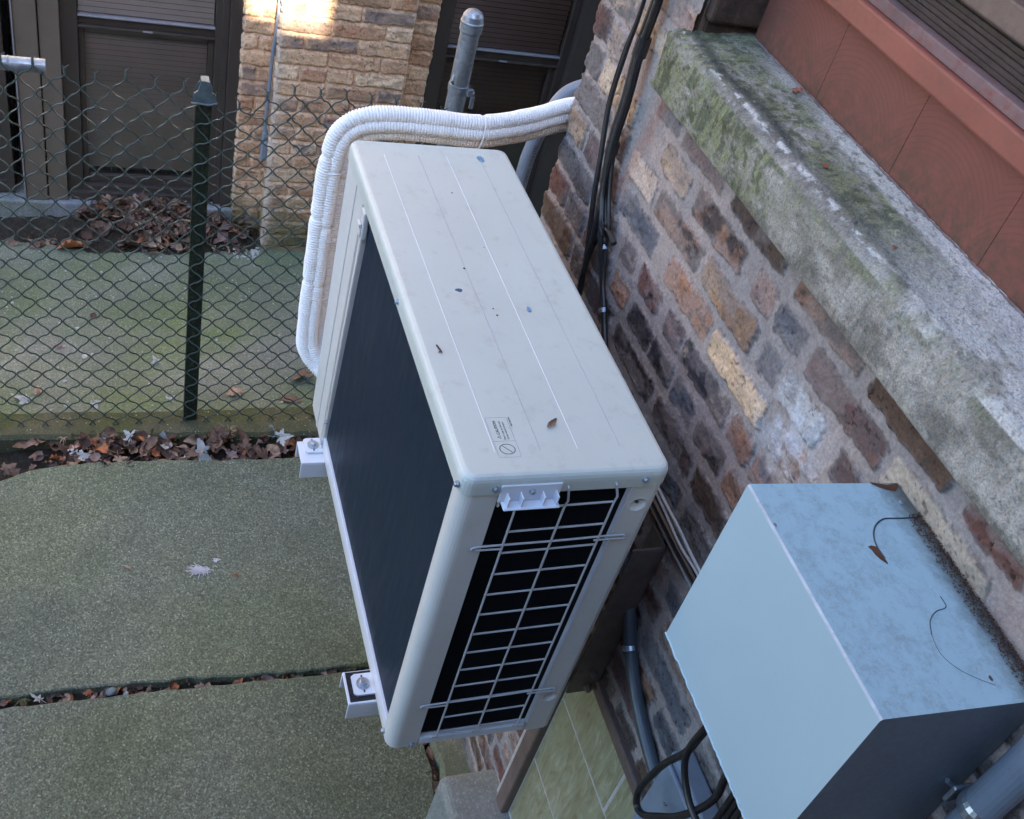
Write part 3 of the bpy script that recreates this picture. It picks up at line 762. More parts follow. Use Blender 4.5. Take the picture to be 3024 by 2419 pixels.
# cladding boards left of window
bm = B()
box(bm, 3.12, 3.30, .574, .645, .06, 2.7, .003); box(bm, 3.112, 3.30, .649, .728, .06, 2.7, .004)
obj('cladding', bm, M_tanboard, far)
bm = B(); box(bm, 3.106, 3.14, .7285, .7345, .05, 2.7, .001); obj('edge_strip', bm, M_strip, far)
bm = B(); box(bm, 3.12, 3.2, -.030, -.0765, .05, 2.7, .003); box(bm, 3.14, 3.2, -.029, -.002, .06, 2.7, .002); obj('cladding', bm, M_bronze, far)
def window(y0, y1, zr, z0, light=True, label=None):
    """double-hung window seen from -x; y0<y1; zr meeting rail height"""
    bm_ = B()
    f = .045
    box(bm_, 3.15, 3.26, y1, y1+.06, z0, 2.7, .002)      # jambs
    box(bm_, 3.15, 3.26, y0-.03, y0, z0, 2.7, .002)
    box(bm_, 3.15, 3.26, y0, y1, z0, z0+.05, .002)
    wn = obj('window', bm_, M_bronze, far)
    if label: wn['label'] = label
    b2 = B(); box(b2, 3.150, 3.215, y0+.001, y1-.001, zr-.004, zr+.002, .0008, 1); obj('sash_strip', b2, M_strip, wn)
    b2 = B(); box(b2, 3.166, 3.215, y0+.001, y1-.001, zr-.036, zr-.0045, .002); box(b2, 3.150, 3.18, y0+.001, y1-.001, zr-.046, zr-.037, .0015)
    obj('sash_rail', b2, M_railtan, wn)
    b2 = B(); box(b2, 3.140, 3.150, (y0+y1)/2-.018, (y0+y1)/2+.018, zr-.040, zr-.034, .0015); obj('lift_handle', b2, M_strip, wn)
    b2 = B()   # lower sash stiles
    box(b2, 3.175, 3.215, y1-.022, y1-.001, z0+.051, zr-.047, .002); box(b2, 3.175, 3.215, y0+.001, y0+.022, z0+.051, zr-.047, .002); box(b2, 3.175, 3.215, y0+.023, y1-.023, z0+.051, z0+.085, .002)
    obj('sash', b2, M_bronze, wn)
    b2 = B(); box(b2, 3.196, 3.199, y0+.023, y1-.023, z0+.086, zr-.047); obj('pane', b2, M_glass, wn)
    b2 = B(); box(b2, 3.170, 3.173, y0+.002, y1-.002, zr+.003, 2.6); obj('pane', b2, M_glass, wn)
    def slats(za, zb, x, mat):
        b3 = B(); z = za
        while z < zb:
            a = math.radians(60)
            dx, dz = .0093*math.cos(a), .0093*math.sin(a)
            vs = [b3.verts.new((x-dx, y0+.004, z-dz)), b3.verts.new((x-dx, y1-.004, z-dz)), b3.verts.new((x+.001, y1-.004, z+.0015)), b3.verts.new((x+.001, y0+.004, z+.0015)), b3.verts.new((x+dx, y1-.004, z+dz)), b3.verts.new((x+dx, y0+.004, z+dz))]
            b3.faces.new((vs[0], vs[1], vs[2], vs[3])); b3.faces.new((vs[3], vs[2], vs[4], vs[5])); z += .0215
        for yy in (y0+(y1-y0)*.22, y0+(y1-y0)*.5, y0+(y1-y0)*.78): tube(b3, [(x-.013, yy, za-.02), (x-.013, yy, zb)], .0007, 5)
        return obj('blind', b3, mat, wn)
    slats(z0+.10, zr-.05, 3.236, M_blinddark); slats(zr+.012, 2.4, 3.186, M_blind)
    b2 = B(); box(b2, 3.27, 3.28, y0-.04, y1+.06, z0, 2.7); obj('dark_interior', b2, M_void, wn)
    return wn
window(.020, .513, .840, .07, label='dark brown sash window left of the brick pier')
window(-1.420, -.905, .868, .07, label='dark brown sash window right of the brick pier')
window(.80, 1.40, .885, .07, label='dark brown sash window at the left edge')
bm = B(); box(bm, 3.12, 3.2, -.90, -.838, .0, 2.7, .003); box(bm, 3.11, 3.22, -1.52, -1.452, .0, 2.7, .004); box(bm, 3.115, 3.3, -1.62, -1.521, -.1, 2.7, .004); obj('cladding', bm, M_bronze, far)
bm = B(); box(bm, 3.103, 3.24, -1.62, 1.6, -.09, .060, .010, 3); obj('window_ledge', bm, M_ledge, far)
bm = B(); box(bm, 3.13, 3.2, .02, .56, .056, .098, .003); obj('ledge_trim', bm, M_bronze, far)

# conduit on the pier
cd = thing('conduit', 'thin grey electrical conduit running down the left side of the yellow brick pier', 'conduit', (3.05, -.195, .37))
bm = B(); tube(bm, catmull([(3.045, -.197, 1.7), (3.045, -.196, 1.0), (3.05, -.187, .8), (3.05, -.182, .5), (3.05, -.184, .455)], 6), .0075, 10); obj('pipe', bm, M_pvc, cd)
bm = B(); lathe(bm, [(.009, 0), (.012, .004), (.012, .03), (.010, .034), (.010, .045)], (3.05, -.184, .44), 'z', 14); box(bm, 3.035, 3.062, -.199, -.171, .345, .435, .008, 3); obj('fitting', bm, M_pvc, cd)

# ------------------------------------------------------------------ unseen mass added behind the viewpoint: shades the yard, shapes the sun patch
ng = thing('brick_building', 'unseen block added behind the viewpoint to shade the yard and shape the sun patch', 'building', (-8, 0, 0))
top = .93+7.0*math.tan(SUN_EL)
bm = B(); box(bm, -6, -4.002, -12, 12, 0, top-.5); obj('wall', bm, M_plainbrick, ng)  # lower part of the added shade mass
bm = B(); box(bm, -6.1, -4.0, .001, .160, top-.499, top+.015); box(bm, -6.1, -4.0, .161, .299, top-.499, top+.085); obj('sun_gap_base', bm, M_frame, ng)  # stepped bottom of the gap that shapes the sun patch
bm = B(); box(bm, -6.1, -4.0, -12, .0, top-.499, top+.45); obj('sun_gap_side', bm, M_plainbrick, ng)
bm = B(); box(bm, -6.1, -4.0, .30, 12, top-.499, top+.45); obj('sun_gap_side', bm, M_plainbrick, ng)
occluder = thing('occluder', 'unseen dark porch right behind the viewpoint, outside the picture', 'occluder', (-2.2, .5, 0))  # unseen mass added to darken the sides that face the viewpoint
bm = B(); box(bm, -3.9, -.76, -.46, 1.7, 1.40, 1.52, .01); box(bm, -3.9, -.80, -.46, 1.6, 0, 1.39); obj('low_shade_block', bm, M_louver, occluder)
bm = B(); box(bm, -3.9, -1.5, -.46, 2.6, 1.53, 3.55, .01); obj('high_shade_block', bm, M_louver, occluder)

# ================================================================== CHAIN-LINK FENCE
XF = 1.85
fence = thing('chain_link_fence', 'green chain-link fence with twisted wire tops beside the walkway', 'fence', (XF, .2, 0))
def ztop(y):
    P_ = [(-.60, 1.20), (-.45, 1.235), (-.28, 1.252), (-.2, 1.266), (-.127, 1.262), (-.055, 1.258), (.014, 1.234), (.053, 1.200), (.132, 1.196), (.229, 1.245), (.307, 1.246), (.366, 1.266), (.448, 1.252), (.524, 1.262), (.594, 1.280), (.665, 1.278), (2, 1.28)]
    for (a, b_), (c, d) in zip(P_, P_[1:]):
        if a <= y <= c: return b_+(d-b_)*(y-a)/(c-a)
    return P_[0][1] if y < P_[0][0] else 1.28
DW, DH = .0735, .0716
y_c = .524                      # a column of top knots sits here
def warp(y, z):
    t = z/1.26
    zt = ztop(y); z2 = z+(zt-1.262)*max(0, (t-.72)/.28)**1.2 if t > .72 else z
    z2 += .004*math.sin(y*9+z*5)*t
    return y+.0025*math.sin(z*13+y*4), z2
bm = B()
nrow = 18
k0, k1 = -29, 34                # half-columns left/right
for k in range(k0, k1):
    ya = y_c+k*DW/2; yb_ = y_c+(k+1)*DW/2
    if yb_ < -.56 or ya > 1.9: continue
    pts = []
    for j in range(0, nrow*2+1):
        z = 1.262-j*DH/2
        at_a = ((k+j) % 2 == 0)
        if j == 0 and not at_a: y = yb_
        y = ya if at_a else yb_
        pts.append((y, z))
    # round the bends and bulge out of plane so that neighbours interlock
    P3_ = []
    for i in range(len(pts)-1):
        (y0, z0), (y1, z1) = pts[i], pts[i+1]; s_ = 1 if i % 2 else -1
        for t in (0., .12, .32, .5, .68, .88):
            yy = y0+(y1-y0)*t; zz = z0+(z1-z0)*t
            sg = math.sin(math.pi*t)
            bend = .0032*math.sin(2*math.pi*t)
            yw, zw = warp(yy, zz+bend*-1)
            ox = .0042*math.cos(math.pi*t)*s_
            P3_.append((XF+ox*.9, yw+(.0012 if (y1 > y0) else -.0012)*(1 if t == 0 else 0), zw))
    yw, zw = warp(*pts[-1]); P3_.append((XF, yw, zw))
    # top twist with a two-pronged barb where two wires meet
    tube(bm, P3_, .0023, 6)
    if (k % 2) == 0:
        y0, z0 = warp(ya, 1.262); l_ = .020+rng.uniform(-.003, .003)
        tw = [(XF+.0025*math.cos(i*1.6), y0+.0025*math.sin(i*1.6), z0+i*l_/10) for i in range(10)]
        tube(bm, tw, .0016, 5)
        tw2 = [(XF-.0025*math.cos(i*1.6), y0-.0025*math.sin(i*1.6), z0+i*l_/10) for i in range(10)]
        tube(bm, tw2, .0016, 5)
        a_ = rng.uniform(-.4, .4)
        for sgn in (-1, 1):
            tube(bm, [(XF, y0, z0+l_*.9), (XF+.003*sgn, y0+sgn*.005, z0+l_+.003), (XF+.002*sgn, y0+sgn*(.010+rng.uniform(-.002, .003)), z0+l_+.007+sgn*a_*.006)], .0015, 5)
# a few broken, curled ends near the post
tube(bm, catmull([(XF, .085, 1.196), (XF-.004, .065, 1.206), (XF-.002, .048, 1.199), (XF, .05, 1.186), (XF, .02, 1.190)], 5), .0016, 5)
tube(bm, catmull([(XF, -.075, 1.180), (XF-.006, -.060, 1.186), (XF-.004, -.052, 1.174), (XF-.002, -.064, 1.164), (XF-.010, -.072, 1.155)], 5), .0016, 5)
obj('wire_mesh', bm, M_fence, fence)
# green steel line post with bent galvanised cap
px, py0 = XF+.012, .174
bm = B()
box(bm, px, px+.004, py0-.022, py0+.022, -.05, 1.215, .001, 1); box(bm, px+.0045, px+.028, py0-.022, py0-.018, -.05, 1.215, .001, 1); box(bm, px+.0045, px+.028, py0+.018, py0+.022, -.05, 1.215, .001, 1)
for i in range(9): box(bm, px-.006, px-.0005, py0-.004, py0+.004, .12+i*.125, .14+i*.125, .002, 2)
po = obj('post', bm, M_post, fence)
bm = B()
prism(bm, [(py0-.033, 1.205), (py0-.030, 1.232), (py0-.019, 1.240), (py0-.013, 1.270), (py0+.010, 1.272), (py0+.018, 1.242), (py0+.029, 1.234), (py0+.032, 1.207)], XF-.002, XF+.004, axis='x')
prism(bm, [(py0-.026, 1.210), (py0-.024, 1.236), (py0-.008, 1.262), (py0+.006, 1.262), (py0+.022, 1.236), (py0+.025, 1.210)], XF+.036, XF+.040, axis='x')
box(bm, XF+.0045, XF+.0355, py0-.012, py0+.010, 1.262, 1.270, .001, 1)
tube(bm, catmull([(XF-.005, py0-.034, 1.212), (XF-.012, py0-.01, 1.208), (XF-.012, py0+.015, 1.211), (XF-.004, py0+.034, 1.206)], 5), .003, 8)
obj('post_cap', bm, M_cap, po)
# top rail end
bm = B(); lathe(bm, [(.0185, 0), (.0185, 1.8)], (XF+.020, .568, 1.265), 'y', 24)
tube(bm, [(XF+.020+.0195*math.cos(a*.4), .655, 1.265+.0195*math.sin(a*.4)) for a in range(17)], .0012, 5)
obj('top_rail', bm, M_galv, fence)
# galvanised end post
gp = thing('fence_post', 'galvanised steel pipe post with domed cap in front of the right window', 'post', (1.87, -.541, -.05))
bm = B(); lathe(bm, [(.028, 0), (.028, 1.545)], (1.875, -.541, -.05), 'z', 32); obj('pipe', bm, M_galv, gp)
bm = B(); lathe(bm, [(.031, 0), (.0325, .003), (.0325, .024), (.0335, .027), (.0335, .030), (.031, .033), (.0285, .048), (.022, .058), (.012, .064), (.001, .066)], (1.875, -.541, 1.478), 'z', 32); obj('cap', bm, M_galv, gp)
bm = B(); lathe(bm, [(.0285, 0), (.0305, .001), (.0305, .021), (.0285, .022)], (1.875, -.541, 1.298), 'z', 32)
box(bm, 1.838, 1.850, -.577, -.560, 1.298, 1.320, .001, 1); obj('tension_band', bm, M_galv, gp)
bm = B(); lathe(bm, [(.007, 0), (.007, .005), (.004, .0055), (.004, .022)], (1.842, -.580, 1.309), 'y', 8); box(bm, 1.836, 1.845, -.585, -.572, 1.262, 1.300, .002); obj('band_bolt', bm, M_galv, gp)
bm = B(); tube(bm, [(1.846, -.512, 1.33), (1.838, -.506, 1.345), (1.842, -.510, 1.36)], .004, 8); obj('band_hook', bm, M_galv, gp)

# ================================================================== CONDENSER UNIT
ac = thing('air_conditioner', 'cream outdoor condenser unit with dark front panel and wire-guarded side, hung on the brick wall', 'air conditioner', (.43, -.15, .975))
X1, Y1, ZB, ZT = .872, -.305, .978, 1.67
# base pan and body shell
bm = B()
prism(bm, [(.003, -.304), (.003, -.02), (.008, -.008), (.02, -.002), (.868, -.002), (.868, -.304)], .978, 1.004); obj('base_pan', bm, M_unit2, ac)
bm = B()
box(bm, .010, .866, -.303, -.265, 1.0045, 1.645, .004); box(bm, .83, .868, -.262, -.03, 1.0045, 1.645, .002); obj('rear_panel', bm, M_unit2, ac)
# near corner column (rounded)
def arc(cx, cy, r, a0, a1, n=7): return [(cx+r*math.cos(math.radians(a0+(a1-a0)*i/n)), cy+r*math.sin(math.radians(a0+(a1-a0)*i/n))) for i in range(n+1)]
bm = B(); prism(bm, [(.034, -.016), (.034, -.001)]+arc(.020, -.021, .0205, 90, 180)+[(-.0005, -.054), (.006, -.054), (.006, -.022), (.018, -.016)], .981, 1.640)
for f in bm.faces: f.smooth = abs(f.normal.z) < .5
o = obj('corner_column', bm, M_unit2, ac)
bm = B(); prism(bm, [(.0060, -.257), (.0060, -.2955), (-.0005, -.2962), (.003, -.3045), (.012, -.3045), (.012, -.30), (.0095, -.296), (.0095, -.257)], .981, 1.640); obj('rear_column', bm, M_unit2, ac)
# rim of opening
bm = B(); box(bm, -.0015, .010, -.2575, -.2555, 1.005, 1.637); box(bm, -.001, .004, -.253, -.056, .984, 1.003, .001, 1); obj('opening_rim', bm, M_white, ac)
# far front column with pressed ridges; its inner edge leans, as seen
bm = B()
def colpart(x0t, x0b, x1t, x1b, y0, y1, zb=.984, zt=1.640):
    vs = [bm.verts.new(p) for p in ((x0b, y0, zb), (x1b, y0, zb), (x1t, y0, zt), (x0t, y0, zt), (x0b, y1, zb), (x1b, y1, zb), (x1t, y1, zt), (x0t, y1, zt))]
    for f in ((3, 2, 1, 0), (4, 5, 6, 7), (0, 1, 5, 4), (1, 2, 6, 5), (2, 3, 7, 6), (3, 0, 4, 7)): bm.faces.new([vs[i] for i in f])
colpart(.719, .755, .870, .874, -.03, -.0005); colpart(.702, .740, .7185, .7545, -.03, -.006); colpart(.686, .733, .7015, .7395, -.03, .001)
colpart(.778, .800, .790, .812, -.0004, .0012); 
bmesh.ops.recalc_face_normals(bm, faces=bm.faces); bmesh.ops.bevel(bm, geom=list(bm.edges), offset=.0015, segments=2, affect='EDGES')
fc = obj('front_column', bm, M_unit2, ac)
bm = B(); box(bm, .034, .735, -.014, -.0005, .996, 1.020, .0015); obj('front_sill_strip', bm, M_white, ac)
# dark front panel
bm = B(); colpart(.672, .728, .035, .035, -.02, -.006, 1.021, 1.645); bmesh.ops.recalc_face_normals(bm, faces=bm.faces)
obj('front_panel', bm, M_panel, ac)
bm = B()  # small catch at the panel top
box(bm, .676, .700, -.0055, .006, 1.575, 1.632, .003); box(bm, .679, .697, .0065, .012, 1.600, 1.608, .001, 1); box(bm, .679, .697, .0062, .009, 1.580, 1.594, .002); obj('panel_catch', bm, M_unit2, ac)
# lid: stepped box with rounded corners, skirt and shallow grooves
def rrect(x0, x1, y0, y1, r, n=6):
    return arc(x1-r, y1-r, r, 0, 90, n)+arc(x0+r, y1-r, r, 90, 180, n)+arc(x0+r, y0+r, r, 180, 270, n)+arc(x1-r, y0+r, r, 270, 360, n)
bm = B(); rings = []
for off, z in ((0, 1.637), (.0, 1.655), (.0006, 1.6605), (.0022, 1.6650), (.005, 1.6683), (.009, 1.6698), (.012, 1.670)):
    rings.append([bm.verts.new((x, y, z)) for x, y in rrect(-.0045+off, .876-off, -.311+off, .0045-off, .020-off*.6)])
for A_, B_ in zip(rings, rings[1:]):
    n_ = len(A_)
    for i in range(n_): bm.faces.new((A_[i], A_[(i+1) % n_], B_[(i+1) % n_], B_[i])).smooth = True
bm.faces.new(rings[-1]); bm.faces.new(rings[0][::-1])
lid = obj('lid', bm, M_unit, ac)
def ribbon(bm_, x0, x1, yc, w_, z):
    vs = [bm_.verts.new(p) for p in ((x0, yc-w_/2, z), (x1, yc-w_/2, z), (x1, yc+w_/2, z), (x0, yc+w_/2, z))]; bm_.faces.new(vs)
for i, (yy, xa, xb) in enumerate(((-.0530, .044, .822), (-.1195, .044, .826), (-.1765, .044, .832), (-.2425, .046, .815))):
    bm = B(); nseg = 24
    # pressed crease: thin ridge with a lit or shaded look put into its colour
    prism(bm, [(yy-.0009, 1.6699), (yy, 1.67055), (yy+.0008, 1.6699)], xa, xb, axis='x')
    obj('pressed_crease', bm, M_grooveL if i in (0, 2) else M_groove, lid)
# screws
def screw(bm_, p, ax, r=.0042):
    p = Vector(p); A = Vector(ax); lathe(bm_, [(r*1.35, 0), (r*1.35, .0012), (r, .0014), (r, .0045), (r*.8, .0052)], p, A, 6)
bm = B()
for p, ax in (((.403, .0045, 1.648), (0, 1, 0)), ((.010, .0045, 1.647), (0, 1, 0)), ((-.0045, -.045, 1.649), (-1, 0, 0)), ((-.0045, -.270, 1.652), (-1, 0, 0)),
              ((.720, .001, 1.078), (0, 1, 0)), ((.731, .001, 1.005), (0, 1, 0)), ((.700, .001, 1.575), (0, 1, 0)), ((.030, .0, .993), (0, 1, 0)), ((-.0005, -.044, .988), (-1, 0, 0)), ((.876, -.05, 1.0), (0, 1, 0))):
    b1 = B(); screw(b1, p, ax); obj('screw', b1, M_zinc, ac)
bm.free()
# side handle (comb)
bm = B()
box(bm, -.0078, -.0048, -.141, -.052, 1.624, 1.657, .001, 1)
box(bm, -.024, -.008, -.139, -.056, 1.624, 1.6275, .0012, 1)
for yy in (-.062, -.082, -.114, -.134):
    prism(bm, [(-.0079, 1.6275), (-.024, 1.6275), (-.0079, 1.652)], yy-.001, yy+.001, axis='y') if False else box(bm, -.021, -.0079, yy-.0009, yy+.0009, 1.6276, 1.644)
hd = obj('grip_handle', bm, M_white, ac)
b1 = B(); screw(b1, (-.0079, -.098, 1.645), (-1, 0, 0), .0036); obj('screw', b1, M_zinc, hd)
bm = B(); box(bm, .0, .006, -.062, -.057, 1.605, 1.636, .002); obj('tab', bm, M_unit2, hd)
# coil behind the opening
bm = B(); box(bm, .0122, .04, -.256, -.055, 1.005, 1.636)
for i in range(96): box(bm, .008, .0121, -.255+i*.0021, -.2544+i*.0021, 1.006, 1.635)
obj('coil', bm, M_coil, ac)
bm = B(); box(bm, .045, .82, -.26, -.03, 1.01, 1.63); obj('fan_housing', bm, M_coil, ac)
# wire guard
bm = B(); xg = -.005; r_ = .00185
vy = {1: -.0835, 2: -.158, 3: -.2345}
tube(bm, [(xg, vy[1], 1.603), (xg, vy[1], 1.012), (xg+.004, vy[1]+.003, 1.006), (xg+.006, vy[1]+.004, .996)], r_, 8)
tube(bm, [(xg+.008, -.151, 1.650), (xg-.001, -.153, 1.645), (xg-.001, -.1595, 1.618), (xg, vy[2], 1.605), (xg, vy[2], 1.012), (xg+.004, vy[2]+.003, 1.006), (xg+.006, vy[2]+.004, .996)], r_, 8)
tube(bm, [(xg+.008, -.224, 1.652), (xg-.001, -.2255, 1.647), (xg-.001, -.2355, 1.621), (xg, vy[3], 1.607), (xg, vy[3], 1.014), (xg+.004, vy[3]+.003, 1.008), (xg+.006, vy[3]+.004, .998)], r_, 8)
for z in (1.602, 1.554, 1.507, 1.458, 1.409, 1.359, 1.308, 1.258, 1.2095, 1.162, 1.116, 1.067, 1.021):
    tube(bm, [(xg+.003, vy[1], z), (xg+.003, vy[3], z+.004)], .0017, 8)
for z in (1.527, 1.117):
    tube(bm, catmull([(xg, -.085, z-.0065), (xg, -.050, z-.006), (xg-.001, -.039, z-.004), (xg-.001, -.0365, z-.001), (xg-.001, -.040, z+.0015), (xg, -.060, z+.002), (xg, -.16, z+.003), (xg, -.262, z+.006), (xg-.001, -.275, z+.005), (xg-.001, -.2785, z+.002), (xg-.001, -.275, z-.0015), (xg, -.262, z-.002), (xg, -.228, z-.0025)], 4), .0017, 8)
wg = obj('wire_guard', bm, M_wire, ac)
for z in (1.523, 1.113):
    for yy in (-.0395, -.2755):
        b1 = B(); sphere(b1, (-.004, yy, z+(.004 if yy < -.1 else 0)), .0042, (.6, 1, 1)); obj('retaining_screw', b1, M_zinc, wg)
gy, gz = np.meshgrid(np.arange(-.2965, -.2572, .0013), np.arange(.981, 1.6401, .0013), indexing='ij')
dep = np.zeros_like(gy)
for z_ in (1.594, 1.087):
    q = np.hypot(gy+.279, gz-z_)/.0125; dep += .0062*np.clip(1-q**2, 0, 1)**.6*(q < 1)-.0006*np.exp(-((q-1.08)/.12)**2)
me = grid_mesh('rear_column_face', -.0008+dep, gy, gz, np.ones(gy.shape+(3,))*.5)
rf_ = link('column_face', me, M_unit2, ac)
b2 = B(); sphere(b2, (.0035, -.2785, 1.5965), .0030); obj('screw', b2, M_seam, rf_)
# feet bolted to the rails
def foot(xc):
    b1 = B()
    prism(b1, [(xc-.022, -.004), (xc+.022, -.004), (xc+.022, .030), (xc+.018, .036), (xc-.018, .036), (xc-.022, .030)], .9785, .9825)
    f = obj('mounting_foot', b1, M_white, ac)
    b2 = B(); lathe(b2, [(.0125, 0), (.0125, .002), (.0126, .0025)], (xc, .017, .9827), 'z', 20); lathe(b2, [(.0068, .002), (.0068, .0085), (.0055, .0095)], (xc, .017, .9835), 'z', 6); obj('bolt', b2, M_zinc, f)
    for sg in (-1, 1):
        b3 = B(); box(b3, xc+sg*.0155-.0025, xc+sg*.0155+.0025, .0155, .0185, .9827, .9832); obj('slot', b3, M_seam, f)
foot(.747); foot(.134)
# caution label printed on the lid
lab = None
bm = B(); zl = 1.6702
def line(bm_, a, b_, w_=.0006, z=zl):
    a = Vector((*a, 0)); b_ = Vector((*b_, 0)); d = (b_-a).normalized(); n_ = Vector((-d.y, d.x, 0))*w_/2
    bm_.faces.new([bm_.verts.new((p.x, p.y, z)) for p in (a-n_, b_-n_, b_+n_, a+n_)])
rr = rrect(.033, .111, -.0885, -.0560, .003, 3)
for i in range(len(rr)): line(bm, rr[i], rr[(i+1) % len(rr)], .0005)
line(bm, (.064, -.0885), (.064, -.056), .0005)
lab = obj('caution_label', bm, M_inklight, lid)
bm = B()
for i in range(40):
    a0, a1 = 2*math.pi*i/40, 2*math.pi*(i+1)/40
    line(bm, (.0485+.0095*math.cos(a0), -.0722+.0110*math.sin(a0)), (.0485+.0095*math.cos(a1), -.0722+.0110*math.sin(a1)), .0012)
line(bm, (.0485-.0066, -.0722-.0077+.002), (.0485+.0066, -.0722+.0077-.002), .0012)
obj('prohibition_symbol', bm, M_ink, lab)
def text(body, x, y, size, z, mat, parent, name='lettering', M=None, off=0.0):
    cu = bpy.data.curves.new('t', 'FONT'); cu.body = body; cu.size = size; cu.offset = off
    ob = bpy.data.objects.new('t', cu); C.objects.link(ob); bpy.context.view_layer.update()
    me_ = bpy.data.meshes.new_from_object(ob.evaluated_get(bpy.context.evaluated_depsgraph_get()))
    bpy.data.objects.remove(ob); me_.transform(M or Matrix.Translation((x, y, z)))
    return link(name, me_, mat, parent)
text('CAUTION', .0765, -.0692, .0062, zl+.0001, M_ink, lab, off=.00012)
text("Don't step on the unit.", .0670, -.0757, .0040, zl+.0001, M_ink, lab, off=.00005)
text('It may result in injury.', .0670, -.0806, .0040, zl+.0001, M_ink, lab, off=.00005)
text('MEZ65839104', .0930, -.0925, .0030, zl+.0001, M_ink, lab, off=.0001)
bm = B()
for a, b_ in (((.0690, -.0690), (.0750, -.0690)), ((.0750, -.0690), (.0720, -.0640)), ((.0720, -.0640), (.0690, -.0690)), ((.072, -.0675), (.072, -.0660))): line(bm, a, b_, .0006)
obj('warning_triangle', bm, M_ink, lab)
bm = B()
for a, b_ in (((.454, -.276), (.442, -.299)), ((.442, -.299), (.429, -.277)), ((.429, -.277), (.454, -.276))): line(bm, a, b_, .0007, 1.6703)
obj('scribed_triangle', bm, M_grooveL, lid)
def blob(cx, cy, rx, ry, z, n=14, seed=1, h=.0006):
    r = random.Random(seed); b1 = B()
    pts = [(cx+rx*math.cos(2*math.pi*i/n)*r.uniform(.7, 1.1), cy+ry*math.sin(2*math.pi*i/n)*r.uniform(.7, 1.1)) for i in range(n)]
    prism(b1, pts, z, z+h); return b1
obj('blue_paint_mark', blob(.828, -.2445, .013, .0085, 1.6700, seed=3), M_bluemark, lid)
b1 = B()
for a, b_ in (((.834, -.2405), (.824, -.2415)), ((.834, -.247), (.824, -.2455)), ((.824, -.2455), (.821, -.250))): line(b1, a, b_, .0012, 1.6707)
obj('marker_scribble', b1, M_bluedark, lid)
obj('blue_paint_spot', blob(.407, -.094, .0045, .007, 1.6700, 8, seed=5), M_bluedark, lid)
t = tag(obj('paint_flake', blob(.358, -.199, .007, .004, 1.6712, 8, seed=6, h=.001), M_bluemark), 'tiny pale blue paint flake lying on the cream condenser lid', 'flake')
b1 = B(); tube(b1, [(.268, -.0225, 1.672), (.258, -.025, 1.6725), (.251, -.0265, 1.672)], .0013, 6); tube(b1, [(.255, -.0262, 1.672), (.250, -.0215, 1.673)], .0009, 5)
tag(obj('twig', b1, L_dark), 'tiny dark twig lying on the condenser lid near its front edge', 'twig')
for i, (x, y, s_) in enumerate(((.467, -.118, .0022), (.70, -.155, .0018), (.36, -.139, .0015), (.343, -.141, .0022), (.53, -.17, .001))):
    b1 = blob(x, y, s_, s_, 1.670, 7, seed=20+i); obj('grime_speck', b1, L_dark, lid)

# rails on the wall that carry the unit
def make_bracket():
    t = thing('wall_bracket', 'white steel bracket rail holding the far end of the condenser', 'bracket', (.732, -.47, .93), 'wall brackets under the condenser')
    b1 = B(); box(b1, .698, .766, -.300, .049, .9735, .9770, .001, 1); box(b1, .698, .7015, -.300, .049, .930, .9730, .001, 1); box(b1, .7625, .766, -.300, .049, .930, .9730, .001, 1); obj('rail', b1, M_white, t)
    b1 = B(); box(b1, .706, .712, -.466, -.400, .900, 1.345, .004); box(b1, .7125, .765, -.4665, -.4615, .900, 1.345, .003); box(b1, .7125, .763, -.461, -.301, .935, .972, .002); obj('upright', b1, M_bracket, t)
    for z in (.922, .968):
        b2 = B(); lathe(b2, [(.009, 0), (.009, .003), (.0065, .004), (.0065, .012)], (.7055, -.440, z), Vector((-1, 0, 0)), 6); obj('bolt', b2, M_bracket, t)
    b1 = B(); tube(b1, [(.735, -.45, .905), (.735, -.15, .9295)], .008, 8); obj('brace', b1, M_bracket, t)
    return t
br1 = make_bracket()
br2 = copy_tree(br1); br2.location.x -= .600; br2['label'] = 'white steel bracket rail with ribbed black pad at the near end of the condenser'
pd = B()
for i in range(12): box(pd, .7025+i*.0052, .7062+i*.0052, -.30, .044, .9772, .9784)
box(pd, .702, .7635, -.30, .0445, .97705, .9775)
o = obj('rubber_pad', pd, M_rubber); o.parent = br2; o.location = (-.732, .47, -.93)

# ------------------------------------------------------------------ insulated pipe bundle
def ribbed(name, P, R, parent, stain, creases=()):
    pts = catmull(P, 24); cum = [0]
    for a, b_ in zip(pts, pts[1:]): cum.append(cum[-1]+(b_-a).length)
    N = int(cum[-1]/.00087); out = []; j = 0
    for i in range(N+1):
        d = cum[-1]*i/N
        while j < len(cum)-2 and cum[j+1] < d: j += 1
        t = (d-cum[j])/max(1e-9, cum[j+1]-cum[j]); out.append(pts[j].lerp(pts[j+1], min(1, t)))
    b1 = B()
    def rad(i):
        d = cum[-1]*i/N; r = R*(1.03-.15*(.5+.5*math.cos(2*math.pi*d/.0060))**3+.03*math.sin(d*61)+.012*math.sin(d*143))
        for c in creases: r *= 1-.20*math.exp(-((d-c)/.006)**2)
        return r
    rings = tube(b1, out, rad, 18)
    cl = b1.loops.layers.float_color.new('Col')
    for f in b1.faces:
        for lp in f.loops:
            v = stain(lp.vert.co); lp[cl] = (v, v, v, 1)
    return obj(name, b1, M_wrap, parent)
ls = thing('pipe_bundle', 'white corrugated insulated pipes bending from the wall corner down the far side of the condenser', 'pipe', (.93, .0, 1.0))
s1 = lambda p: .05
s2 = lambda p: .85*max(0, min(1, (-p.y-.05)/.30)) if p.z > 1.6 else .25
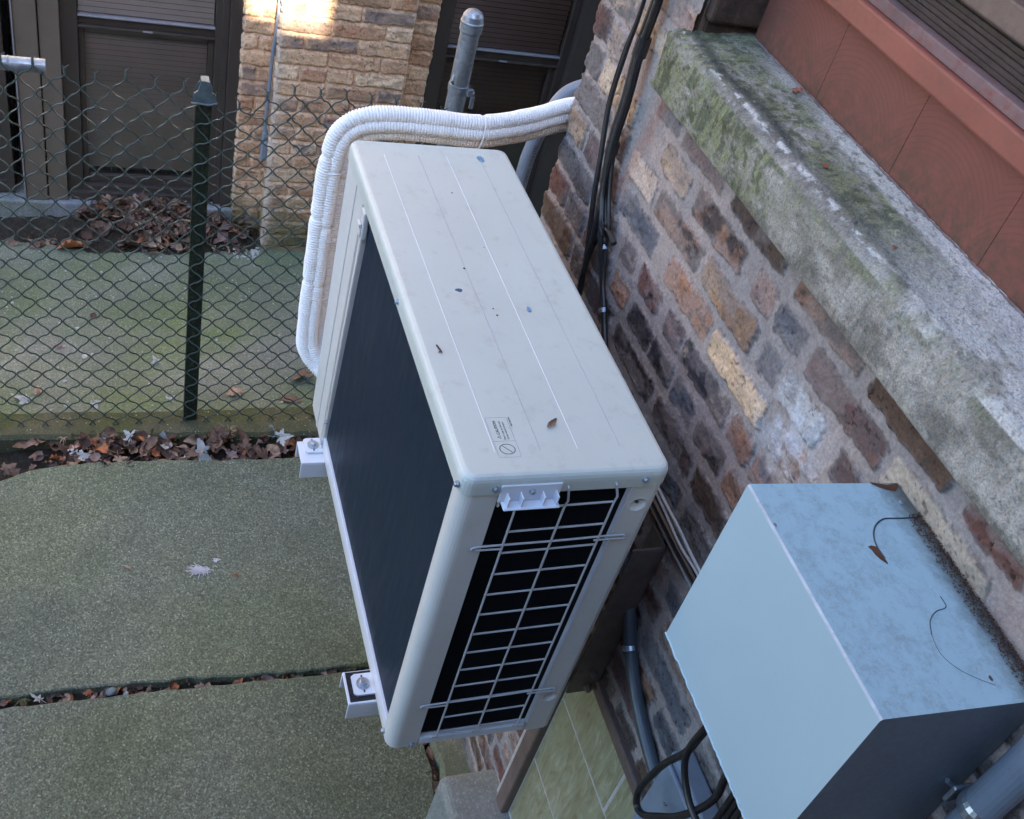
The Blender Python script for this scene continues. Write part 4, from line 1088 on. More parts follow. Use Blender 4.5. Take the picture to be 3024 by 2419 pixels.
ribbed('pipe', [(1.035, -.80, 1.730), (1.022, -.60, 1.722), (1.002, -.48, 1.711), (.965, -.38, 1.698), (.935, -.275, 1.6915), (.93, -.19, 1.695), (.93, -.095, 1.697), (.93, -.025, 1.686), (.932, .014, 1.648), (.934, .027, 1.58), (.934, .030, 1.48), (.934, .030, 1.30), (.934, .028, 1.15), (.930, .020, 1.100), (.915, -.004, 1.068), (.885, -.03, 1.058)], .0155, ls, s1, (.54, .90, 1.04, 1.2))
ribbed('pipe', [(1.032, -.80, 1.704), (1.019, -.60, 1.697), (1.000, -.48, 1.688), (.961, -.38, 1.676), (.930, -.275, 1.670), (.925, -.19, 1.674), (.925, -.095, 1.676), (.925, -.032, 1.666), (.927, .000, 1.635), (.929, .010, 1.57), (.929, .012, 1.48), (.929, .012, 1.30), (.929, .010, 1.16), (.925, .004, 1.115), (.912, -.014, 1.085), (.885, -.035, 1.075)], .0140, ls, s1, (.54, .90, 1.03, 1.18))
ribbed('pipe', [(1.035, -.80, 1.682), (1.024, -.60, 1.676), (1.006, -.485, 1.666), (.97, -.385, 1.655), (.937, -.275, 1.650), (.935, -.19, 1.654), (.935, -.10, 1.655), (.936, -.05, 1.648), (.937, -.020, 1.620), (.938, -.011, 1.57), (.938, -.009, 1.48), (.938, -.010, 1.30), (.938, -.012, 1.17), (.93, -.02, 1.12), (.90, -.04, 1.10)], .0145, ls, s2, (.54, .88, 1.02, 1.18))
for (c, ax, r1) in (((.931, -.273, 1.671), (0, 1, .05), .036), ((.936, .010, 1.405), (0, .02, 1), .026), ((.936, .010, 1.255), (0, .02, 1), .026), ((.936, .011, 1.565), (0, .1, 1), .025)):
    b1 = B(); A = Vector(ax).normalized(); u = Vector((1, 0, 0)); v = A.cross(u)
    tube(b1, [Vector(c)+u*math.cos(i*.3927)*.0205+v*math.sin(i*.3927)*r1*.98 for i in range(17)], .0016, 6); obj('cable_tie', b1, M_wrap, ls)
for o in ls.children:
    if o.name.startswith('cable_tie') and 'Col' not in o.data.color_attributes:
        a = o.data.color_attributes.new('Col', 'FLOAT_COLOR', 'POINT')
        a.data.foreach_set('color', [0.0, 0, 0, 1]*len(o.data.vertices))

# ------------------------------------------------------------------ cables on the wall
yw = -.457
cb = thing('cable_bundle', 'thick bundle of black cables taped together running down the brick wall beside the sill', 'cable', (.70, -.46, 1.5))
base = [(.745, yw+.004, 2.55), (.735, yw+.004, 2.2), (.727, yw+.004, 2.052), (.728, yw+.006, 1.966), (.714, yw+.008, 1.872), (.708, yw+.010, 1.783)]
lows = [[(.700, yw+.010, 1.72), (.672, yw+.010, 1.62), (.665, yw+.006, 1.50), (.64, yw, 1.40)],
        [(.685, yw+.012, 1.70), (.655, yw+.014, 1.66), (.640, yw+.012, 1.63), (.60, yw, 1.555), (.5, yw, 1.46)],
        [(.690, yw+.006, 1.70), (.660, yw+.006, 1.665), (.646, yw+.006, 1.64), (.675, yw+.002, 1.58), (.68, yw, 1.50)],
        [(.678, yw+.004, 1.71), (.652, yw+.003, 1.67), (.636, yw+.002, 1.645), (.625, yw, 1.61)]]
offs = [(.006, .004), (-.006, .005), (.002, -.003), (-.004, -.003)]
for (dx, dy), lo, r in zip(offs, lows, (.0062, .0058, .0052, .0040)):
    b1 = B(); tube(b1, catmull([(x+dx, y+dy, z) for x, y, z in base]+lo, 8), r, 10); obj('cable', b1, M_black, cb)
for (p, q, r) in (((.7285, yw+.006, 1.985), (.7275, yw+.007, 1.950), .0135), ((.7085, yw+.010, 1.790), (.708, yw+.010, 1.768), .0125)):
    b1 = B(); tube(b1, catmull([p, Vector(p).lerp(Vector(q), .5), q], 4), r, 14); obj('tape_wrap', b1, M_black, cb)
b1 = B()
for i in range(26):
    a = i*1.1; c = Vector((.645+.004*math.cos(i), yw+.008, 1.645+.008*math.sin(i*2.1)))
    tube(b1, [c+Vector((.013*math.cos(a), .011*math.sin(a)*.7, .010*math.sin(a+.5))), c+Vector((.012*math.cos(a+1.2), .010*math.sin(a+1.2), .010*math.cos(a))), c+Vector((.012*math.cos(a+2.3), .012*math.sin(a+2.3)*.7, -.008*math.sin(a)))], .0016, 5)
obj('wire_knot', b1, M_black, cb)
b1 = B(); tube(b1, catmull([(.632, yw+.012, 1.652), (.610, yw+.012, 1.655), (.588, yw+.010, 1.648)], 4), lambda i: .003+.0035*(i/8), 8); obj('cable_end', b1, M_black, cb)
tc = thing('cable', 'thin twin black cable hanging on the brick wall left of the thicker bundle', 'cable', (.78, -.46, 1.5))
for d in (-.0035, .0035):
    b1 = B(); tube(b1, catmull([(.80, yw, 2.6), (.792, yw, 2.3), (.783, yw, 2.03), (.785+d, yw+.004, 1.93), (.780+d, yw+.006, 1.831), (.750+d, yw+.006, 1.74), (.728+d, yw+.004, 1.66), (.690+d, yw, 1.55), (.67, yw, 1.45), (.65, yw, 1.3)], 8), .0040, 8); obj('strand', b1, M_black, tc)
gc = thing('cable', 'grey cable clamped to the brick wall, dropping behind the condenser and curving right below it', 'cable', (.1, -.46, 1.1))
b1 = B(); tube(b1, catmull([(.636, yw, 1.618), (.626, yw, 1.605), (.596, yw, 1.554), (.557, yw, 1.516), (.515, yw, 1.47), (.40, yw, 1.36), (.22, yw, 1.23)], 8), .0055, 10); obj('upper_length', b1, M_black, gc)
b1 = B(); tube(b1, catmull([(.42, yw, 1.38), (.30, yw, 1.30), (.22, yw, 1.24), (.15, yw, 1.19), (.10, yw+.002, 1.155), (.063, yw+.003, 1.118), (.012, yw+.002, 1.080), (-.048, yw, 1.045), (-.137, yw, 1.020), (-.24, yw, 1.005), (-.4, yw, .995)], 8), .0125, 16); obj('lower_length', b1, M_greycable, gc)
def strap(c, d, R, parent):
    b_ = B(); A = Vector(d).normalized(); u = Vector((0, 1, 0)); v = A.cross(u)
    for k in (-1, 0, 1): tube(b_, [Vector(c)+A*k*.003+u*math.sin(i*math.pi/10)*R+v*math.cos(i*math.pi/10)*R for i in range(11)], .002, 6)
    e = Vector(c)-v*(R+.006); sphere(b_, (e.x, e.y+.002, e.z), .006, (1, .5, 1)); return obj('clamp', b_, M_zinc, parent)
strap((.060, yw+.003, 1.116), (.8, 0, .6), .015, gc); strap((.557, yw, 1.516), (.7, 0, .7), .0075, gc); strap((.630, yw, 1.611), (.7, 0, .7), .0075, gc)
for i, (pts, m, lb, r) in enumerate((
    ([(.40, yw, 1.415), (.18, yw, 1.413), (.09, yw+.004, 1.420), (.00, yw+.002, 1.416), (-.20, yw, 1.43)], M_whitecable, 'white cable running level along the wall behind the condenser, uppermost of the four', .0028),
    ([(.40, yw, 1.400), (.18, yw, 1.402), (.07, yw+.006, 1.404), (.00, yw+.003, 1.408), (-.20, yw, 1.42)], M_whitecable, 'white cable sagging level along the wall just under the uppermost white one', .0026),
    ([(.40, yw, 1.388), (.18, yw+.004, 1.390), (.0, yw+.006, 1.396), (-.20, yw, 1.40)], M_black, 'black cable running level behind the condenser between the white cables', .0065),
    ([(.40, yw, 1.374), (.177, yw+.002, 1.372), (.03, yw+.002, 1.373), (-.20, yw, 1.378)], M_whitecable, 'dull white cable running level along the wall, lowest of the four', .0020))):
    b1 = B(); tube(b1, catmull(pts, 8), r, 8); o = obj('cable', b1, m); tag(o, lb, 'cable', 'cables between condenser and enclosure')

# blue-grey conduit round the far corner
bc = thing('conduit', 'blue-grey plastic conduit curving round the far wall corner under the white pipes', 'conduit', (1.1, -.47, 1.2))
b1 = B(); tube(b1, catmull([(1.06, -.66, 1.735), (1.08, -.58, 1.728), (1.10, -.520, 1.695), (1.10, -.488, 1.640), (1.10, -.468, 1.56), (1.10, -.462, 1.49), (1.10, -.462, 1.3), (1.10, -.462, .9)], 10), .0165, 18); obj('pipe', b1, M_pvc, bc)
Mt = Matrix.Translation((1.0855, -.4515, 1.470)) @ Matrix.Rotation(math.radians(-90), 4, 'Y') @ Matrix.Rotation(math.radians(28), 4, 'X')
# print along the pipe: runs up the side that faces the viewer
ux, uy, uz = Vector((0, -.02, 1)).normalized(), Vector((.25, .97, .0)).normalized(), None
uz = Vector((-1, .1, 0)).normalized(); uyv = uz.cross(ux).normalized()
Mt = Matrix(((ux.x, uyv.x, uz.x, 1.0829), (ux.y, uyv.y, uz.y, -.4700), (ux.z, uyv.z, uz.z, 1.475), (0, 0, 0, 1)))
text('U-PVC 1-1/2 (16)', 0, 0, .013, 0, M_ink, bc, M=Mt)

# ------------------------------------------------------------------ electrical enclosure
eb = thing('electrical_box', 'large blue-grey metal enclosure with rusty knockouts on its top, fixed to the brick wall', 'electrical box', (-.36, -.35, 1.55))
EX0, EX1, EYF = -.509, -.207, -.246
zf, zbk = 1.862, 1.848
bm = B()
def corner(x, y, z): return bm.verts.new((x, y, z))
bvl = .0024
v = {}
for nx_, x in (('n', EX0), ('f', EX1)):
    zo = -.006 if nx_ == 'n' else 0
    v[nx_+'bt'] = corner(x, -.468, zbk+zo); v[nx_+'ft'] = corner(x, EYF-bvl, zf+zo); v[nx_+'fu'] = corner(x, EYF, zf-bvl+zo)
    v[nx_+'fb'] = corner(x, EYF, 1.573+(zo*2)); v[nx_+'bb'] = corner(x, -.468, 1.573+zo*2)
bm.faces.new((v['nbt'], v['fbt'], v['fft'], v['nft'])); f_b = bm.faces.new((v['nft'], v['fft'], v['ffu'], v['nfu'])); f_b.material_index = 1
bm.faces.new((v['nfu'], v['ffu'], v['ffb'], v['nfb'])); bm.faces.new((v['nfb'], v['ffb'], v['fbb'], v['nbb']))
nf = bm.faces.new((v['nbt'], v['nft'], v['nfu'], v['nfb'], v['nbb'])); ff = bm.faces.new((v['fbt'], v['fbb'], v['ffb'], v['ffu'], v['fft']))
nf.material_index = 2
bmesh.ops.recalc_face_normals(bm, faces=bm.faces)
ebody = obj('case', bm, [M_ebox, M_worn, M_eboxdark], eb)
bm = B(); tube(bm, [(EX1+.001-(EX1-EX0)*i/60, EYF+.0005+rng.uniform(-.0006, .0006), 1.5725-.012*i/60+rng.uniform(-.0008, .0008)) for i in range(61)], .0014, 6); obj('bottom_seal', bm, M_ebox, eb)
# seams of the cut-outs on the top
def ztopbox(x, y): return zbk+(zf-zbk)*((y+.468)/(EYF+.468))-.006*((EX1-x)/(EX1-EX0))
def seam(pts, w_=.0016, mat=M_seam, h=.0007):
    b1 = B(); P_ = catmull([(x, y, 0) for x, y in pts], 6)
    for i in range(len(P_)): P_[i].z = ztopbox(P_[i].x, P_[i].y)+h*.3
    tube(b1, P_, w_*.5, 5); return obj('knockout_seam', b1, mat, eb)
seam([(-.262, -.463), (-.263, -.440), (-.263, -.425), (-.2635, -.409), (-.272, -.392), (-.285, -.380), (-.302, -.3735), (-.320, -.3740)], .0022)
seam([(-.320, -.3740), (-.333, -.379), (-.345, -.390), (-.356, -.410), (-.375, -.417)], .0006, M_ebox, 0)
seam([(-.375, -.417), (-.389, -.415), (-.394, -.397), (-.405, -.381), (-.422, -.371)], .0013)
seam([(-.422, -.371), (-.444, -.367), (-.463, -.376), (-.477, -.394), (-.487, -.412)], .0006)
# rust patches
def rustpatch(pts):
    b1 = B(); vs = [b1.verts.new((x, y, ztopbox(x, y)+.0006)) for x, y in pts]; b1.faces.new(vs); bmesh.ops.recalc_face_normals(b1, faces=b1.faces)
    return obj('rust_patch', b1, M_rust, eb)
rustpatch([(-.2055, -.424), (-.2075, -.436), (-.2105, -.448), (-.2085, -.4655), (-.213, -.4655), (-.221, -.455), (-.2185, -.444), (-.2145, -.434), (-.209, -.426)])
rustpatch([(-.303, -.360), (-.3015, -.366), (-.3035, -.3728), (-.315, -.3733), (-.327, -.3738), (-.3285, -.3725), (-.322, -.367), (-.315, -.3635), (-.308, -.3625)])
b1 = B(); sphere(b1, (-.239, -.452, ztopbox(-.239, -.452)+.001), .003, (1, 1, .5)); obj('rivet', b1, M_ebox, eb)
b1 = blob(-.268, -.251, .0035, .0022, ztopbox(-.268, -.251)-.0012, 7, 31, .0022); obj('chip', b1, M_eboxdark, eb)
tag(obj('seed', blob(-.479, -.411, .0035, .0015, ztopbox(-.479, -.411)+.0006, 8, 33, .001), L_dark), 'single dark seed lying on the enclosure top near its closer corner', 'seed')
# leaf litter trapped at the back of the top
lt = B()
for i in range(1700):
    x = EX0+.004+(EX1-EX0-.055)*rng.random(); y = -.466+.022*rng.random()**2; z = ztopbox(x, y)+.001+rng.random()*.004*(1-(y+.466)/.03)
    a = rng.random()*6.28; l_ = rng.uniform(.0006, .0026); t_ = Vector((math.cos(a), math.sin(a), rng.uniform(-.3, .3)))*l_; n_ = Vector((-math.sin(a), math.cos(a), rng.uniform(-.3, .6)))*l_*.35
    c = Vector((x, y, z)); lt.faces.new([lt.verts.new(c+q) for q in (-t_, n_, t_, -n_)])
o = tag(obj('leaf_debris', lt, [L_dark]), kind='stuff')

# small junction box, cable loop and conduit below / beside the enclosure
jx = thing('junction_box', 'small blue-grey plastic box on the wall, seen through a black cable loop', 'junction box', (-.3, -.42, 1.1))


bm = B(); box(bm, -.40, -.168, -.4685, -.428, .93, 1.156, .006, 3); obj('case', bm, M_pvc, jx)
bm = B(); box(bm, -.40, -.180, -.4275, -.418, .93, 1.142, .004, 3); obj('cover', bm, M_pvc, jx)
bm = B(); tube(bm, [(-.225, -.4175, 1.085), (-.225, -.414, 1.085)], .004, 8); obj('screw', bm, M_zinc, jx)
lp = thing('cable', 'black cable looping out from under the large enclosure in front of the small grey box', 'cable', (-.27, -.36, 1.3))
bm = B(); tube(bm, catmull([(-.262, -.375, 1.58), (-.258, -.362, 1.42), (-.254, -.360, 1.365), (-.250, -.358, 1.313), (-.229, -.356, 1.240), (-.2165, -.356, 1.165), (-.213, -.358, 1.125), (-.222, -.360, 1.097), (-.244, -.360, 1.105), (-.270, -.360, 1.150), (-.300, -.360, 1.209), (-.324, -.360, 1.280), (-.333, -.362, 1.335), (-.325, -.364, 1.378), (-.318, -.37, 1.45), (-.31, -.38, 1.58)], 8), .0060, 10); obj('loop', bm, M_black, lp)
bm = B(); tube(bm, catmull([(-.266, -.37, 1.58), (-.260, -.352, 1.40), (-.258, -.350, 1.335), (-.272, -.350, 1.300), (-.305, -.352, 1.275), (-.336, -.354, 1.268), (-.37, -.36, 1.26), (-.42, -.37, 1.27)], 8), .0055, 10); obj('tail', bm, M_black, lp)
for i, (x, r, lb) in enumerate(((-.345, .0055, 'black cable dropping straight down from the enclosure, nearest the loop'), (-.357, .0045, 'black cable dropping straight down from the enclosure, middle of three'), (-.368, .0055, 'black cable dropping straight down from the enclosure, farthest from the loop'))):
    bm = B(); tube(bm, catmull([(x+.01, -.40, 1.58), (x, -.375, 1.42), (x-.004, -.372, 1.3), (x-.002, -.375, 1.15), (x, -.38, .9)], 6), r, 8)
    tag(obj('cable', bm, M_black), lb, 'cable', 'cables dropping below the enclosure')
pp_ = thing('pipe', 'grey vertical pipe with coupling on the wall at the lower right edge', 'pipe', (-.551, -.435, 1.5))
bm = B(); lathe(bm, [(.021, 0), (.021, .9)], (-.553, -.437, 1.715), 'z', 24); obj('upper_length', bm, M_pvc, pp_)
bm = B(); lathe(bm, [(.0165, 0), (.0165, .8)], (-.553, -.437, .9), 'z', 20); obj('lower_length', bm, M_pvc, pp_)
bm = B(); lathe(bm, [(.017, 0), (.0235, .003), (.0235, .014), (.021, .020)], (-.553, -.437, 1.695), 'z', 24); box(bm, -.528, -.522, -.452, -.425, 1.672, 1.700, .002); tube(bm, [(-.535, -.452, 1.684), (-.517, -.440, 1.684), (-.512, -.430, 1.690)], .0035, 8); obj('coupling', bm, M_zinc, pp_)

# ================================================================== LEAVES, LITTER AND SMALL THINGS
def lobed(seed, n=5, L_=.05, curl=.3, sharp=1.0):
    """maple-like leaf: lobes radiating from the stalk, thin, curled; returned as bmesh lying round the origin"""
    r = random.Random(seed); pts = []
    lobes = [(-125, .45), (-72, .72), (0, 1.0), (72, .72), (125, .45)]
    ang = []
    for (a, l) in lobes:
        l *= r.uniform(.85, 1.1)
        for da, k in ((-24, .34), (-15, .60), (-11, .52), (-7, .82), (0, 1.0), (7, .80), (11, .54), (16, .62), (24, .34)):
            ang.append((a+da, l*(k**sharp)*r.uniform(.92, 1.06)))
    ang.sort(); b1 = B(); c = b1.verts.new((0, 0, 0)); ring = []; inner = []
    ax = r.uniform(0, 6.28); cu1, cu2 = r.uniform(-curl, curl)*14, r.uniform(.3, 1)*curl*14
    def lift(x, y):
        u = x*math.cos(ax)+y*math.sin(ax); v_ = -x*math.sin(ax)+y*math.cos(ax)
        return cu2*u*u+cu1*v_*v_+.0025*math.sin(u*160)+.002*math.cos(v_*190)
    for a, l in ang:
        t = math.radians(a); x, y = l*L_*math.cos(t), l*L_*math.sin(t)
        ring.append(b1.verts.new((x, y, lift(x, y)))); inner.append(b1.verts.new((x*.45, y*.45, lift(x*.45, y*.45)+.0012)))
    n_ = len(ring)
    for i in range(n_):
        j = (i+1) % n_
        if j == 0: continue
        b1.faces.new((inner[i], ring[i], ring[j], inner[j])); b1.faces.new((c, inner[i], inner[j]))
    tube(b1, [(0, 0, .0005), (-L_*.3, L_*.03, .003), (-L_*.75, L_*.12, .004)], .0007, 4)
    for f in b1.faces: f.smooth = True
    return b1
def oval(seed, L_=.03, W_=.014, curl=.5):
    r = random.Random(seed); b1 = B(); n = 9; rows_ = []
    k = r.uniform(-1, 1)*curl; tw = r.uniform(-1.2, 1.2)
    for i in range(n):
        t = i/(n-1); x = (t-.5)*2*L_; w_ = W_*math.sin(math.pi*min(1, t*.93+.03))**.8*r.uniform(.82, 1.1)+.0004
        zc = k*18*x*x; an = tw*(t-.5)
        rows_.append([b1.verts.new((x, q*w_*math.cos(an), zc+q*w_*math.sin(an)+abs(q)*w_*abs(q)*r.uniform(.1, .9)*curl*1.6)) for q in (-1, -.5, 0, .5, 1)])
    for A_, B_ in zip(rows_, rows_[1:]):
        for i in range(4): b1.faces.new((A_[i], A_[i+1], B_[i+1], B_[i])).smooth = True
    return b1
def litter(name, label, spots, seed, mats, big=1.0):
    """loose leaves past counting, merged into one object"""
    r = random.Random(seed); bmx = B()
    src = []
    for i in range(14):
        b1 = oval(seed*50+i, r.uniform(.018, .036)*big, r.uniform(.011, .022)*big, r.uniform(.3, 1.0)) if i < 9 else lobed(seed*50+i, L_=r.uniform(.026, .042)*big, curl=.9, sharp=.45)
        me_ = bpy.data.meshes.new('t'); b1.to_mesh(me_); b1.free(); src.append(me_)
    for (x, y, z, tilt) in spots:
        me_ = r.choice(src); k0 = len(bmx.faces); bmx.from_mesh(me_); bmx.faces.ensure_lookup_table(); bmx.verts.ensure_lookup_table()
        fs = bmx.faces[k0:]; vs = {v_ for f in fs for v_ in f.verts}
        M_ = Matrix.Translation((x, y, z)) @ Matrix.Rotation(r.uniform(0, 6.28), 4, 'Z') @ Matrix.Rotation(r.gauss(0, tilt), 4, 'X') @ Matrix.Rotation(r.gauss(0, tilt), 4, 'Y') @ Matrix.Scale(r.uniform(.6, 1.25), 4)
        for v_ in vs: v_.co = M_ @ v_.co
        mi = r.choices(range(len(mats)), weights=[5, 4, 2, 1, 3, .35][:len(mats)])[0]
        for f in fs: f.material_index = mi
    for me_ in src: bpy.data.meshes.remove(me_)
    o = obj(name, bmx, mats, None, True); tag(o, label, kind='stuff'); return o
LM = [L_brown, L_dark, L_tan, L_orange, L_pink, L_white]
r_ = random.Random(21); sp = []
for i in range(560):
    y = r_.uniform(-.42, .95)
    dens = .2+.8*math.exp(-((y-.46)/.13)**2)+.75*math.exp(-((y-.05)/.14)**2)+.4*math.exp(-((y-.30)/.06)**2)
    if y > .68: dens = .10
    if r_.random() > dens: continue
    x = r_.uniform(1.655-(.05 if y > .62 else 0), 1.805); sp.append((x, y, -.040+.035*r_.random()*min(1, dens)+.012, .45))
litter('leaf_litter', 'brown and mauve dead leaves lying in the soil gutter along the fence', sp, 3, LM)
sp = []
for i in range(370):
    y = r_.gauss(.22, .155)
    if y < -.18 or y > .60: continue
    x = 3.115-abs(r_.gauss(0, .07))
    if x < 2.95: continue
    z = float(pilef(np.array(x), np.array(y)))+.006+.02*r_.random()
    sp.append((x, y, z, .6))
litter('leaf_pile', 'heap of brown dead leaves drifted against the dark window behind the fence', sp, 5, LM[:5], 1.25)
sp = [(2.97+r_.random()*.12, r_.uniform(-.15, .8), -.068, .3) for i in range(50)]
litter('leaf_litter', 'scattered leaf crumbs at the foot of the window ledge behind the fence', sp, 6, LM[:3])
sp = []
for i in range(90):
    y = r_.uniform(-.3, .95); x = r_.uniform(.796, .822 if y > .2 else .806); sp.append((x, y, -.022+.012*r_.random(), .5))
litter('leaf_litter', 'small dead leaves wedged in the joint between the two concrete slabs', sp, 7, LM, .6)
sp = [(r_.uniform(.33, .56), -.372+r_.uniform(-.006, .006), -.012, .5) for i in range(12)]
litter('leaf_litter', 'few brown leaf scraps in the crack beside the wall footing', sp, 8, LM[:4], .7)

def put(kind, seed, mat, loc, rz, L_, label, rx=0., ry=0., curl=.35, cat='leaf', name=None, sharp=.62, W_=None):
    b1 = lobed(seed, L_=L_, curl=curl, sharp=sharp) if kind == 'maple' else oval(seed, L_/2, W_ or L_*.25, curl)
    o = obj(name or ('maple_leaf' if kind == 'maple' else 'dead_leaf'), b1, mat); o.location = loc; o.rotation_euler = (rx, ry, rz)
    return tag(o, label, cat, 'single fallen leaves')
D = math.radians
put('maple', 1, L_white, (1.742, -.120, .018), D(-100), .058, 'large pale silver maple leaf lying beside the nearest white bracket foot', D(18), D(-14))
put('maple', 2, L_white, (1.735, .545, .000), D(150), .036, 'white curled leaf in the gutter left of the green post', D(30), D(25), .9)
put('maple', 3, L_white, (1.772, .372, .010), D(20), .040, 'pale leaf propped against the kerb just left of the green post', D(-35), D(10), .6)
put('maple', 4, L_white, (1.690, .200, -.012), D(80), .020, 'small white leaf scrap in the gutter right below the green post', D(20), 0, .9)
put('oval', 5, L_white, (1.700, .03, -.006), D(75), .030, 'narrow pale leaf standing among the brown gutter leaves', D(40), D(50))
put('maple', 6, L_white, (2.052, .705, -.068), D(70), .050, 'white maple leaf lying behind the fence at the far left kerb', D(5), D(-12))
put('maple', 7, L_tan, (2.085, .665, -.060), D(10), .036, 'tan maple leaf overlapping the white one behind the fence at left', D(-8), D(10))
put('maple', 8, L_white, (2.035, .485, -.070), D(200), .034, 'grey-white leaf against the kerb behind the fence, left of the post', D(10), D(14))
put('oval', 9, L_white, (2.02, .575, -.072), D(60), .022, 'tiny grey leaf scrap between two pale leaves behind the fence')
put('maple', 10, L_white, (2.040, .232, -.070), D(-40), .030, 'small pale leaf close to the left side of the green post foot', D(12), D(8))
put('maple', 11, L_white, (2.245, .265, -.066), D(35), .036, 'pale curled leaf alone on the green walkway left of the post', D(6), D(-10), .8)
put('maple', 12, L_tan, (2.060, .0, -.062), D(15), .056, 'large tan leaf on the walkway right of the green post', D(-4), D(10), .25, sharp=.45)
put('maple', 13, L_brown, (2.160, -.275, -.050), D(120), .070, 'large brown curled leaf behind the white pipes on the walkway', D(20), D(12), .8, sharp=.5)
put('oval', 14, L_brown, (2.03, -.20, -.068), D(80), .085, 'long flat brown leaf on the mossy kerb right of the post', 0, 0, .1)
put('oval', 15, L_dark, (2.52, .485, -.068), D(40), .030, 'round brown leaf with long stalk in the middle of the green walkway', 0, 0, .4, W_=.012)
put('maple', 16, L_white, (3.02, .135, -.066), D(40), .040, 'white leaf at the front edge of the leaf heap beside the post', D(6), D(6))
put('maple', 17, L_pink, (2.34, .60, -.070), D(70), .028, 'faint mauve leaf on the walkway at left', 0, 0, .4)
put('oval', 18, L_tan, (1.228, .398, .004), D(55), .028, 'narrow tan leaf on the large front slab left of the white feather', 0, 0, .3, W_=.004)
put('maple', 19, L_orange, (1.165, .083, .004), D(100), .014, 'tiny orange leaf on the front slab right of the white feather', 0, 0, .5)
put('maple', 20, L_white, (.806, .628, .000), D(60), .030, 'white leaf wedged in the slab joint beside the weed', D(20), D(-10), .8)
put('oval', 21, L_orange, (1.672, .478, -.004), D(10), .030, 'bright orange leaf at the slab edge below the gutter litter', D(10), 0, .6, W_=.010)
put('oval', 22, L_brown, (.487, -.3745, .008), D(5), .042, 'reddish brown leaf lying in the crack next to the wall footing', 0, 0, .3, W_=.007)
put('oval', 23, L_brown, (.0935, -.1525, 1.6725), D(-50), .026, 'curled brown leaf scrap on the condenser lid', 0, 0, .5, W_=.004)
put('oval', 24, L_orange, (1.70, .60, -.008), D(120), .05, 'orange-brown leaf among the gutter litter at left', D(20), D(-30), .8, W_=.014)
b1 = lobed(77, L_=.016, curl=.1, sharp=.3); o = obj('paint_flake', b1, M_redtrim); o.location = (.404, -.554, 2.0605); tag(o, 'largest brick red paint flake on the mossy sill, close to the boards', 'flake', 'red paint flakes on the sill')
for i, (x, y, s_, lb) in enumerate(((.194, -.488, .0045, 'small brick red paint flake on the sill in the middle of the green moss'), (.001, -.480, .003, 'smallest brick red paint flake on the sill, nearest the viewer'))):
    b1 = blob(x, y, s_*1.4, s_, 2.0515+.0015, 9, 60+i, .001); tag(obj('paint_flake', b1, M_redtrim), lb, 'flake', 'red paint flakes on the sill')
# feather tuft
b1 = B(); r = random.Random(5)
for i in range(130):
    a = r.gauss(2.6, .8); l_ = r.uniform(.01, .034); c = Vector((1.198+r.gauss(0, .006), .188+r.gauss(0, .012), .003)); d = Vector((math.cos(a)*.7, math.sin(a), r.uniform(0, .35)))*l_; n_ = Vector((-math.sin(a), math.cos(a), 0))*.0016
    b1.faces.new([b1.verts.new(p) for p in (c-n_, c+n_, c+d+n_*.4, c+d-n_*.4)])
tag(obj('feather', b1, M_feather), 'tuft of white down feather lying on the middle of the front slab', 'feather')
b1 = B(); r = random.Random(6)
for i in range(14):
    a = r.gauss(2.6, .9); l_ = r.uniform(.006, .014); c = Vector((1.232+r.gauss(0, .003), .138+r.gauss(0, .005), .002)); d = Vector((math.cos(a)*.7, math.sin(a), .1))*l_; n_ = Vector((-math.sin(a), math.cos(a), 0))*.0016
    b1.faces.new([b1.verts.new(p) for p in (c-n_, c+n_, c+d+n_*.4, c+d-n_*.4)])
tag(obj('feather', b1, M_feather), 'small wisp of down beside the larger feather tuft on the slab', 'feather')
def weed(loc, n, L_, lb, seed, mat, droop=.6):
    r = random.Random(seed); b1 = B()
    for i in range(n):
        a = r.uniform(0, 6.28); l_ = L_*r.uniform(.6, 1.1); P_ = []
        for k in range(6):
            t = k/5; P_.append(Vector((math.cos(a)*l_*t, math.sin(a)*l_*t, l_*(.7*t-droop*t*t)))+Vector((r.gauss(0, .0012), r.gauss(0, .0012), 0)))
        pv = None
        for k, p in enumerate(P_):
            wv = .0022*(1-k/5.5); s_ = Vector((-math.sin(a), math.cos(a), 0))*wv; cur = (b1.verts.new(p-s_), b1.verts.new(p+s_))
            if pv: b1.faces.new((pv[0], pv[1], cur[1], cur[0]))
            pv = cur
    o = obj('weed', b1, mat); o.location = loc; return tag(o, lb, 'plant')
weed((.822, .670, -.012), 22, .035, 'small green grassy weed growing in the slab joint at left', 4, L_green)
weed((1.80, .05, -.012), 12, .050, 'straw-coloured dry weed leaning over the gutter right of the post', 9, L_tan, .3)
weed((1.80, .58, -.012), 10, .030, 'wiry dry rootlets hanging from the kerb left of the post', 10, L_tan, .9)
mos = B(); r = random.Random(15)
for i in range(1500):
    y = r.uniform(-.45, .95); x = 1.795+r.gauss(0, .007)+(.012 if y > .4 else 0); z = -.010+r.gauss(0, .005); a = r.random()*6.28; l_ = r.uniform(.001, .0045)
    d = Vector((math.cos(a), math.sin(a), r.uniform(0, .9)))*l_; n_ = Vector((-math.sin(a), math.cos(a), 0))*l_*.5; c = Vector((x, y, z))
    mos.faces.new([mos.verts.new(p) for p in (c-n_, c+n_, c+d)])
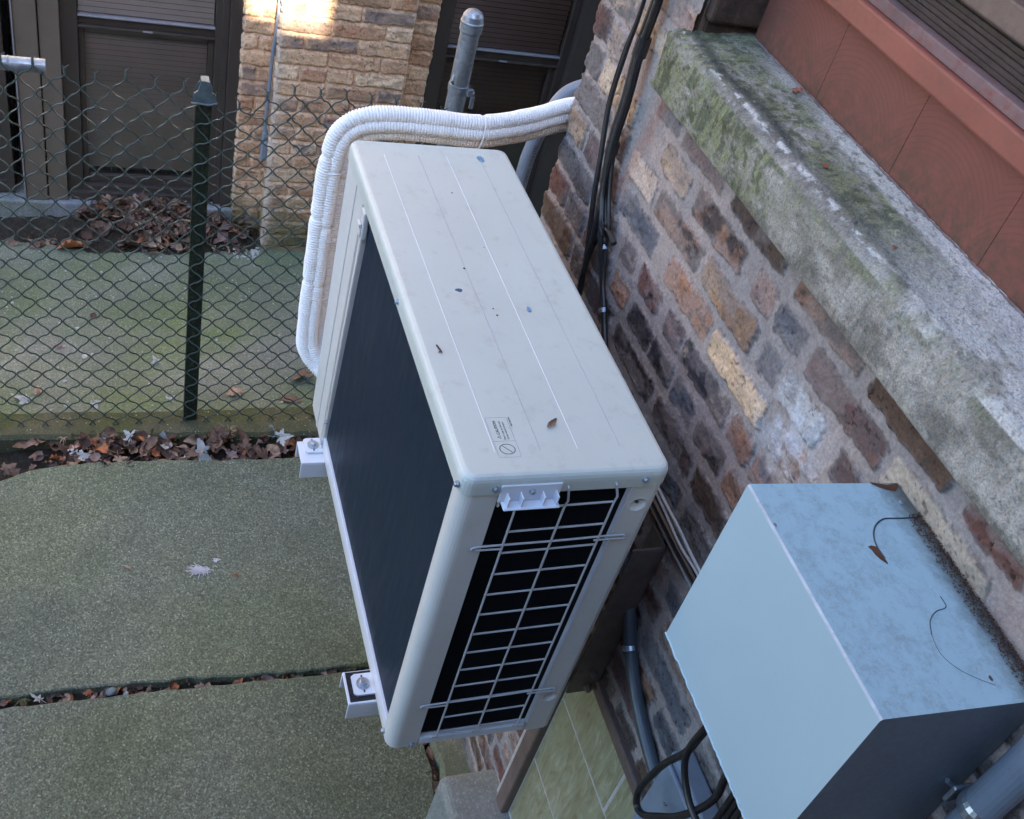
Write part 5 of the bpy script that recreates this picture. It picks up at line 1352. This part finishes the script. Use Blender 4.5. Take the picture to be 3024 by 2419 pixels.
for i in range(260):
    x = .80+r.gauss(0, .006); y = -.29+r.gauss(0, .05); z = r.uniform(-.01, .012); a = r.random()*6.28; l_ = r.uniform(.002, .006)
    d = Vector((math.cos(a), math.sin(a), r.uniform(0, .9)))*l_; n_ = Vector((-math.sin(a), math.cos(a), 0))*l_*.5; c = Vector((x, y, z))
    mos.faces.new([mos.verts.new(p) for p in (c-n_, c+n_, c+d)])
tag(obj('moss', mos, L_green), 'low moss along the broken kerb edge and in the slab joint', kind='stuff')
st = B(); tube(st, catmull([(3.06, .185, -.04), (3.00, .165, .05), (2.95, .13, .10), (2.88, .09, .135), (2.82, .06, .17)], 5), .003, 6); tube(st, [(2.95, .13, .10), (2.93, .15, .13)], .002, 5)
tag(obj('stick', st, L_tan), 'bent bare stick poking up out of the leaf heap behind the fence', 'stick')
for i, (x, y, z, s_, lb) in enumerate(((2.287, .516, -.076, .010, 'white pebble pair on the walkway left of the post, lower left one'), (2.45, .54, -.076, .008, 'white pebble on the walkway straight above the lower pebble pair'), (.803, .447, .0, .013, 'smooth bluish pebble lodged in the slab joint'), (2.30, .49, -.076, .006, 'white pebble pair on the walkway left of the post, smaller upper one'),
                                    (3.02, -.13, -.076, .012, 'grey rubble lump at the foot of the yellow pier, nearest the conduit'), (2.98, -.165, -.076, .009, 'grey rubble chip touching the pier corner'), (3.05, -.10, -.07, .010, 'grey rubble chip beside the bronze window trim'), (.10, .01, .0, .006, 'small mauve stone alone on the lower slab near the sill block'))):
    b1 = B(); rr_ = random.Random(i); res = bmesh.ops.create_icosphere(b1, subdivisions=2, radius=s_)
    for v_ in b1.verts: v_.co = Vector((v_.co.x*1.3, v_.co.y, v_.co.z*.5))*rr_.uniform(.85, 1.1)
    for f in b1.faces: f.smooth = True
    o = obj('pebble', b1, M_pebble if i != 2 else M_cap); o.location = (x, y, z+s_*.3); o.rotation_euler = (0, 0, i); tag(o, lb, 'pebble', 'loose stones')
grit = B(); r = random.Random(31)
for i in range(420):
    x = r.uniform(1.97, 2.95); y = r.uniform(-.4, 1.0); s_ = abs(r.gauss(0, .0022))+.001
    res = bmesh.ops.create_icosphere(grit, subdivisions=1, radius=s_, matrix=Matrix.Translation((x, y, -.0755)))
for i in range(200):
    x = 2.93+r.random()*.16; y = -.2+r.random()*.12; s_ = abs(r.gauss(0, .004))+.001
    res = bmesh.ops.create_icosphere(grit, subdivisions=1, radius=s_, matrix=Matrix.Translation((x, y, -.075)))
tag(obj('grit', grit, M_pebble), 'pale grit scattered over the green walkway', kind='stuff')
